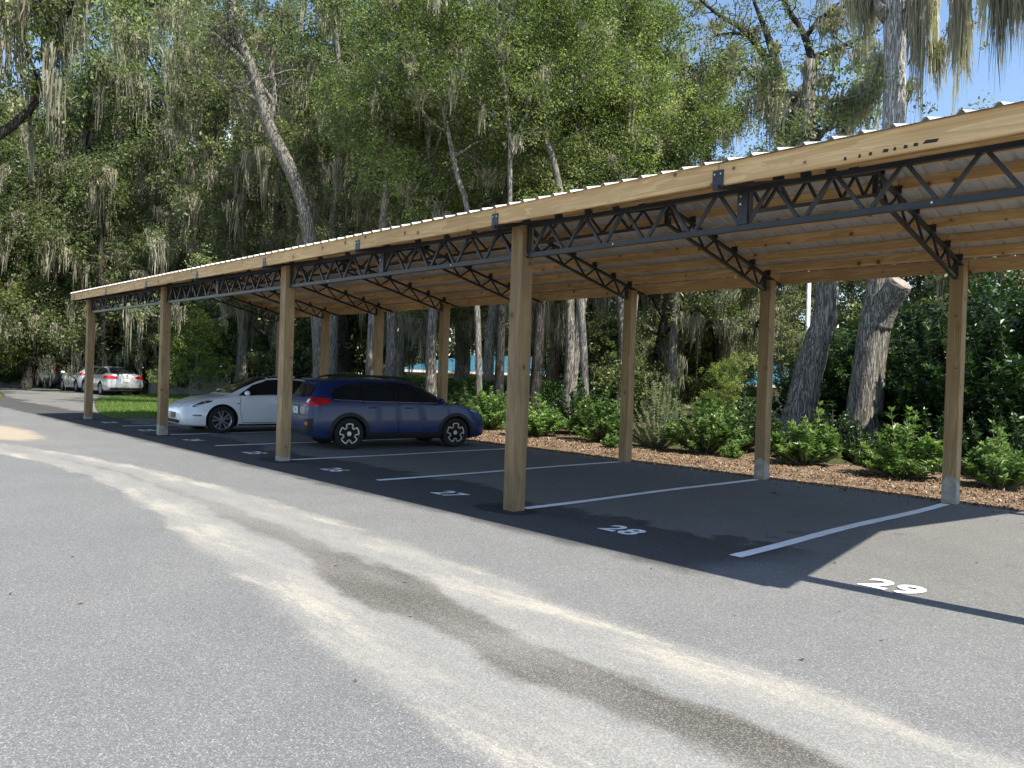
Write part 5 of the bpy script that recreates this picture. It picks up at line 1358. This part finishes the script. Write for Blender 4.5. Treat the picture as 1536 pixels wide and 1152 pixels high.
# --- repeated woodland trees: one of each kind, then copies sharing its meshes
def straight(h, r, lean=(0, 0), seed=0):
    rg = random.Random(seed); n = 7
    return [(Vector((lean[0]*(k/n)**1.5+rg.gauss(0, .12)*(k > 0), lean[1]*(k/n)**1.5+rg.gauss(0, .12)*(k > 0), h*k/n-.1*(k == 0))), r*(1-.8*k/n)) for k in range(n+1)]
KIND = {
 'oakA': ('oak_tree', tree_parts(101, straight(14, .36, (1.2, .5), 1), 6.8, 13, .25, (.6, 1.15), 165, .13, moss=190, moss_len=(.8, 3.6), elev=(-8, 45), barkm='bark_grey', moss_cnt=36, hue=.45)),
 'oakB': ('oak_tree', tree_parts(102, straight(16, .40, (-1.5, .8), 2), 6.2, 14, .28, (.6, 1.15), 165, .13, moss=170, moss_len=(.8, 3.0), elev=(-5, 50), barkm='bark_dark', moss_cnt=36, hue=.5)),
 'gumA': ('gum_tree', tree_parts(103, straight(17, .22, (.6, -.4), 3), 3.8, 19, .38, (.45, 1.0), 200, .10, moss=26, elev=(0, 60), leafm='leaf_bright', barkm='bark_pale', hue=.45)),
 'gumB': ('gum_tree', tree_parts(104, straight(15.5, .20, (-.8, .4), 4), 3.6, 19, .36, (.45, 1.0), 200, .10, moss=20, elev=(0, 55), leafm='leaf_bright', barkm='bark_grey', hue=.58)),
 'wall': ('woodland_tree', tree_parts(105, straight(13, .25, (.5, .2), 5), 4.6, 15, .08, (.7, 1.3), 100, .18, moss=150, moss_len=(.8, 3.), elev=(-10, 40), leafm='leaf_oak', barkm='bark_dark', hue=.35, side=2)),
 'olive': ('woodland_tree', tree_parts(106, straight(10.5, .22, (.4, .2), 6), 4.4, 15, .12, (.7, 1.2), 150, .15, moss=50, moss_len=(.5, 2.), elev=(-5, 50), leafm='leaf_olive', barkm='bark_grey', hue=.5, side=2)),
 'small': ('understorey_tree', tree_parts(107, straight(4.0, .05, (.2, .1), 7), 1.9, 10, .15, (.35, .6), 330, .10, moss=0, elev=(-5, 55), leafm='leaf_lime', barkm='bark_grey', hue=.45)),
 'smalld': ('understorey_tree', tree_parts(108, straight(3.6, .06, (.2, .1), 8), 2.3, 11, .08, (.45, .75), 230, .12, moss=0, elev=(-5, 50), leafm='leaf_oak', barkm='bark_dark', hue=.4)),
}
used = set()
def wood(kind, label, u, D, rz, s=1., group=None, z=0, sq=1.):
    kn, parts = KIND[kind]; p_ = ground_at(u, D)
    return place_tree(kn, parts, label, (p_.x, p_.y, z), rz, (s, s, s*sq), group)
W = [
 # left side, mossy oaks along the bend
 ('oakA', 'tall mossy oak left of the far end of the carport roof, standing over the wagon', 62, 68, 1.2, 1.2),
 ('oakB', 'mossy oak rising behind the farthest front post', 135, 70, 2.2, 1.35), ('oakA', 'mossy oak behind the second farthest front post', 225, 66, 3.4, 1.45),
 ('oakB', 'tall mossy oak left of the pale leaning trunk', 305, 52, 4.5, 1.3), ('oakA', 'mossy oak close behind the pale leaning trunk', 420, 42, 5.2, 1.25),
 ('oakB', 'tall mossy oak reaching over the road at the top left corner', -85, 36, 1.6, 1.35, 1.3), ('oakB', 'tall mossy oak whose crown fills the gap left of the pale leaning trunk', 190, 64, 5.0, 1.8),
 ('oakA', 'very tall mossy oak standing at the bend of the road', 90, 74, .7, 1.95), ('oakB', 'tall oak between the pale leaning trunk and the bright green trees', 512, 40, .9, 1.15), 
 # bright green screen in the middle
 ('gumA', 'bright green tree leftmost of the light-leaved row above the carport roof', 585, 30, .2, 1.0), ('gumB', 'bright green tree above the second roof bracket', 650, 27, 1.4, 1.0), ('gumA', 'tallest bright green tree above the nearest front post', 735, 31, 2.6, 1.06),
 ('gumB', 'bright green tree right of the kinked pale sapling', 850, 28.5, 3.8, 1.05), ('gumA', 'bright green tree above the third bracket of the fascia', 930, 30, 5.0, .98), ('gumB', 'bright green tree rightmost of the light-leaved row', 1010, 31, .6, .96),
 ('oakA', 'mossy oak behind the bright green row, over the cottage', 690, 40, 2.0, 1.2), ('oakB', 'mossy oak behind the bright green row, right of the cottage', 880, 38, 3.1, 1.12), ('oakA', 'mossy oak left of the dark open-branched oak', 1000, 41, 4.0, 1.08),
]
for k, lb, u, D, rz, s, *q in W: wood(k, lb, u, D, rz, s, sq=q[0] if q else 1.)
# back rows: nothing tells these apart
for i in range(17):
    u = -150+95*i
    if 560 < u < 840: D = 70
    else: D = 58+4*((i*7) % 3)
    if u > 1050: continue
    wood('wall', 'background tree with dense dark foliage closing the view between the nearer oaks', u, D, i*1.3, 1.2+.08*((i*5) % 4), 'background trees of the wood')
for i in range(11):
    u = -110+118*i
    if u > 1060 or 570 < u < 830: continue
    wood('wall', 'background tree with dense dark foliage closing the view between the nearer oaks', u+30, 49+3*((i*3) % 2), i*2.1+.5, .95, 'background trees of the wood')
R_ = [(1080, 62, 'olive', .95, 1.0), (1180, 66, 'olive', 1.0, 2.0), (1238, 44, 'olive', .86, 3.0), (1300, 38, 'olive', .88, .4), (1372, 42, 'olive', .92, 4.0), (1440, 37, 'olive', .95, 5.0), (1505, 40, 'olive', 1.12, 1.5), (1570, 36, 'olive', 1.1, 2.5)]
names_r = ['olive green tree behind the largest bright shrub', 'olive green tree behind the white pole', 'olive green tree seen between the two leaning trunks', 'olive green tree behind the sawn limb', 'olive tree right of the sawn limb below the roof edge', 'olive tree above the dark evergreen screen',
           'olive green tree whose top shows above the roof under the moss curtains', 'olive green tree at the right edge']
for (u, D, k, s, rz), lb in zip(R_, names_r): wood(k, lb, u, D, rz, s)
U_ = [('small', 'lime green sapling lit by the sun behind the second farthest front post', 288, 40, .4, .92), ('small', 'lime green sapling beside the dark trunk left of the second rear post', 1092, 30, 1.4, .55),
      ('small', 'lime green young tree at the left edge, half way up the wood', -8, 52, 2.2, 1.7), ('smalld', 'dark understorey tree at the end of the lawn', 250, 47, .9, .9), ('smalld', 'understorey tree behind the farthest front post', 112, 64, 2.2, 1.3),
      ('smalld', 'understorey tree behind the white hatchback', 75, 60, 3.0, 1.3), ('smalld', 'understorey tree behind the white saloon roof', 455, 40, 4.0, 1.1), ('smalld', 'understorey tree right of the third rear post', 1018, 36, 5.0, .9),
      ('smalld', 'understorey tree left of the third rear post', 915, 31, .5, .95), ('smalld', 'understorey tree behind the pale trunk over the saloon bonnet', 345, 44, 1.6, 1.2), ('smalld', 'understorey tree between the leaning sunlit trunk and the rear post', 890, 34, 2.7, 1.1),
      ('smalld', 'understorey tree hidden behind the sapling cluster left of the white pole', 1118, 44, 1.0, .6), ('smalld', 'understorey tree beyond the wall', 300, 50, 3.6, 1.5), ('smalld', 'understorey tree over the roof rails of the crossover', 530, 42, 4.6, 1.2), ('smalld', 'understorey tree in the gloom behind the dark moss-hung oak', 1050, 38, 5.5, 1.4)]
for k, lb, u, D, rz, s in U_: wood(k, lb, u, D, rz, s)
for i, (u, D, s) in enumerate(((52, 63, .9), (30, 66, .85), (10, 62, .7), (68, 66, .9))):
    shrub('roadside_bush', SD, 'bright green bush spilling over the verge beyond the parked wagon', g_at(u, D), i*1.7, 1.5*s, 'bushes beyond the parked wagon')

# crepe myrtle: pale forked stems and a light fan of foliage
b = ground_at(1186, 31)
mb = MB(); rg = random.Random(31); rs = np.random.default_rng(31); cl = []
for k in range(7):
    a = 2*math.pi*k/7; P = wander(rg, (0, 0, 0), (math.cos(a)*.32, math.sin(a)*.32, 1), 2.5, 6, .12, .10)
    mb.tube(P, [.055-.006*j for j in range(7)], 6)
    for q in range(3):
        Q = wander(rg, P[4+(q % 3)], (math.cos(a+q-1)*.5, math.sin(a+q-1)*.5, 1), 1.6, 5, .15, .12); mb.tube(Q, [.02-.003*j for j in range(6)], 5)
        for p_ in Q[1:]: cl.append((tuple(p_), .32, rg.uniform(.3, .8)))
V, R = clump_leaves(cl, 700, .075, rs)
t = thing('crepe_myrtle', 'small crepe myrtle with smooth pale forked stems, left of the curved oak trunk', 'tree', tuple(b))
link('trunk', mb.mesh('trunk', M['bark_pale'], smooth=True), t); link('crown', np_mesh('crown', V, 4, M['leaf_olive'], R), t)

# leafless crown behind the roof edge
b = ground_at(945, 24); mb = MB(); rg = random.Random(5)
P, r = smooth_path([((0, 0, 0), .075), ((.05, 0, 2.2), .07), ((.1, .05, 4.2), .06), ((BR.x*.3, BR.y*.3, 5.2), .05)], 4); mb.tube(P, r, 8)
for k in range(9):
    lat = -1.3+.5*k; st = Vector((BR.x*lat, BR.y*lat, 0))
    P, r = smooth_path([((.1, .05, 4.3), .04), (st*.4+Vector((0, 0, 5.1)), .03), (st*.8+Vector((0, 0, 5.9)), .022), (st*1.1+Vector((0, 0, 6.9)), .012)], 4); mb.tube(P, r, 6)
    for q in range(20):
        o_ = P[rg.randint(5, len(P)-1)]
        Q = wander(rg, o_, (rg.gauss(0, 1), rg.gauss(0, 1), rg.uniform(-.1, .8)), rg.uniform(.6, 1.6), 6, .03, .35)
        mb.tube(Q, [.010-.0014*j for j in range(7)], 4, cap=False)
        for z in range(2, 6):
            Q2 = wander(rg, Q[z], (rg.gauss(0, 1), rg.gauss(0, 1), rg.gauss(.2, .5)), rg.uniform(.25, .6), 4, 0, .4); mb.tube(Q2, [.005-.0009*j for j in range(5)], 3, cap=False)
t = thing('leafless_bush', 'tangle of grey leafless twigs showing above the roof, right of the nearest front post', 'bush', tuple(b))
link('branches', mb.mesh('branches', M['twig']), t)

# far woodland that reads as one mass
rs = np.random.default_rng(77); cl = []
for i in range(900):
    u = rs.uniform(-250, 1750); D = rs.uniform(84, 104); p_ = ground_at(u, D)
    hmax = 17 if u < 1050 else 9
    cl.append(((p_.x, p_.y, rs.uniform(0, 1)**.8*hmax), rs.uniform(1.8, 3.2), rs.uniform(.1, .6)))
V, R = clump_leaves(cl, 12, .75, rs)
tag(link('far_wood', np_mesh('far_wood', V, 4, M['leaf_olive'], R)), 'far-off mass of trees behind the wood', 'trees', kind='stuff')

# ================================================================== LIGHT, SKY, CAMERA
EL, AZ = 53.6, 5.2
wd = bpy.data.worlds.new('World'); sc.world = wd; wd.use_nodes = True
nt = wd.node_tree; nt.nodes.clear()
sky = nt.nodes.new('ShaderNodeTexSky'); sky.sky_type = 'NISHITA'; sky.sun_disc = False
sky.sun_elevation = rad(EL); sky.sun_rotation = rad(90-AZ); sky.air_density = 1.0; sky.dust_density = .3; sky.ozone_density = 2.0
tc = nt.nodes.new('ShaderNodeTexCoord'); mp = nt.nodes.new('ShaderNodeMapping'); mp.inputs['Scale'].default_value = (1, 1, 2.6)
nz = nt.nodes.new('ShaderNodeTexNoise'); nz.inputs['Scale'].default_value = 2.1; nz.inputs['Detail'].default_value = 7; nz.inputs['Roughness'].default_value = .55
nt.links.new(tc.outputs['Generated'], mp.inputs[0]); nt.links.new(mp.outputs[0], nz.inputs['Vector'])
mr = nt.nodes.new('ShaderNodeMapRange'); mr.interpolation_type = 'SMOOTHSTEP'
for i, v in enumerate((.50, .68, 0., .8)): mr.inputs[i+1].default_value = v
nt.links.new(nz.outputs['Fac'], mr.inputs[0])
# the cloud bank lies to the west of the site (towards -x)
sp_ = nt.nodes.new('ShaderNodeSeparateXYZ'); nt.links.new(tc.outputs['Generated'], sp_.inputs[0])
m2 = nt.nodes.new('ShaderNodeMapRange'); nt.links.new(sp_.outputs[0], m2.inputs[0])
for i, v in enumerate((-.80, -.60, 1., .0)): m2.inputs[i+1].default_value = v
mu = nt.nodes.new('ShaderNodeMath'); mu.operation = 'MULTIPLY'; nt.links.new(mr.outputs[0], mu.inputs[0]); nt.links.new(m2.outputs[0], mu.inputs[1])
mx = nt.nodes.new('ShaderNodeMix'); mx.data_type = 'RGBA'; mx.inputs[7].default_value = (8.5, 8.9, 9.6, 1)
nt.links.new(mu.outputs[0], mx.inputs['Factor']); nt.links.new(sky.outputs[0], mx.inputs[6])
bg = nt.nodes.new('ShaderNodeBackground'); bg.inputs[1].default_value = .115
wo = nt.nodes.new('ShaderNodeOutputWorld'); nt.links.new(mx.outputs[2], bg.inputs[0]); nt.links.new(bg.outputs[0], wo.inputs[0])
sl = bpy.data.lights.new('sun', 'SUN'); sl.energy = 4.6; sl.angle = rad(.55); sl.color = (1., .945, .84)
so = bpy.data.objects.new('sun', sl); COL.objects.link(so)
sd = Vector((math.cos(rad(EL))*math.cos(rad(AZ)), math.cos(rad(EL))*math.sin(rad(AZ)), math.sin(rad(EL))))
so.rotation_euler = sd.to_track_quat('Z', 'Y').to_euler(); so.location = (30, 0, 40)

cam = bpy.data.cameras.new('camera'); cam.sensor_width = 36; cam.lens = FPX/1536*36; cam.clip_start = .05; cam.clip_end = 1000
co = bpy.data.objects.new('camera', cam); COL.objects.link(co)
Rm = Matrix((BR, BU, -BF)).transposed().to_4x4(); co.matrix_world = Matrix.Translation(CAM) @ Rm
sc.camera = co
sc.view_settings.view_transform = 'Standard'; sc.view_settings.look = 'None'; sc.view_settings.exposure = 1.05; sc.view_settings.gamma = 1
sc.cycles.max_bounces = 6; sc.cycles.diffuse_bounces = 3; sc.cycles.glossy_bounces = 3; sc.cycles.transmission_bounces = 3; sc.cycles.transparent_max_bounces = 4
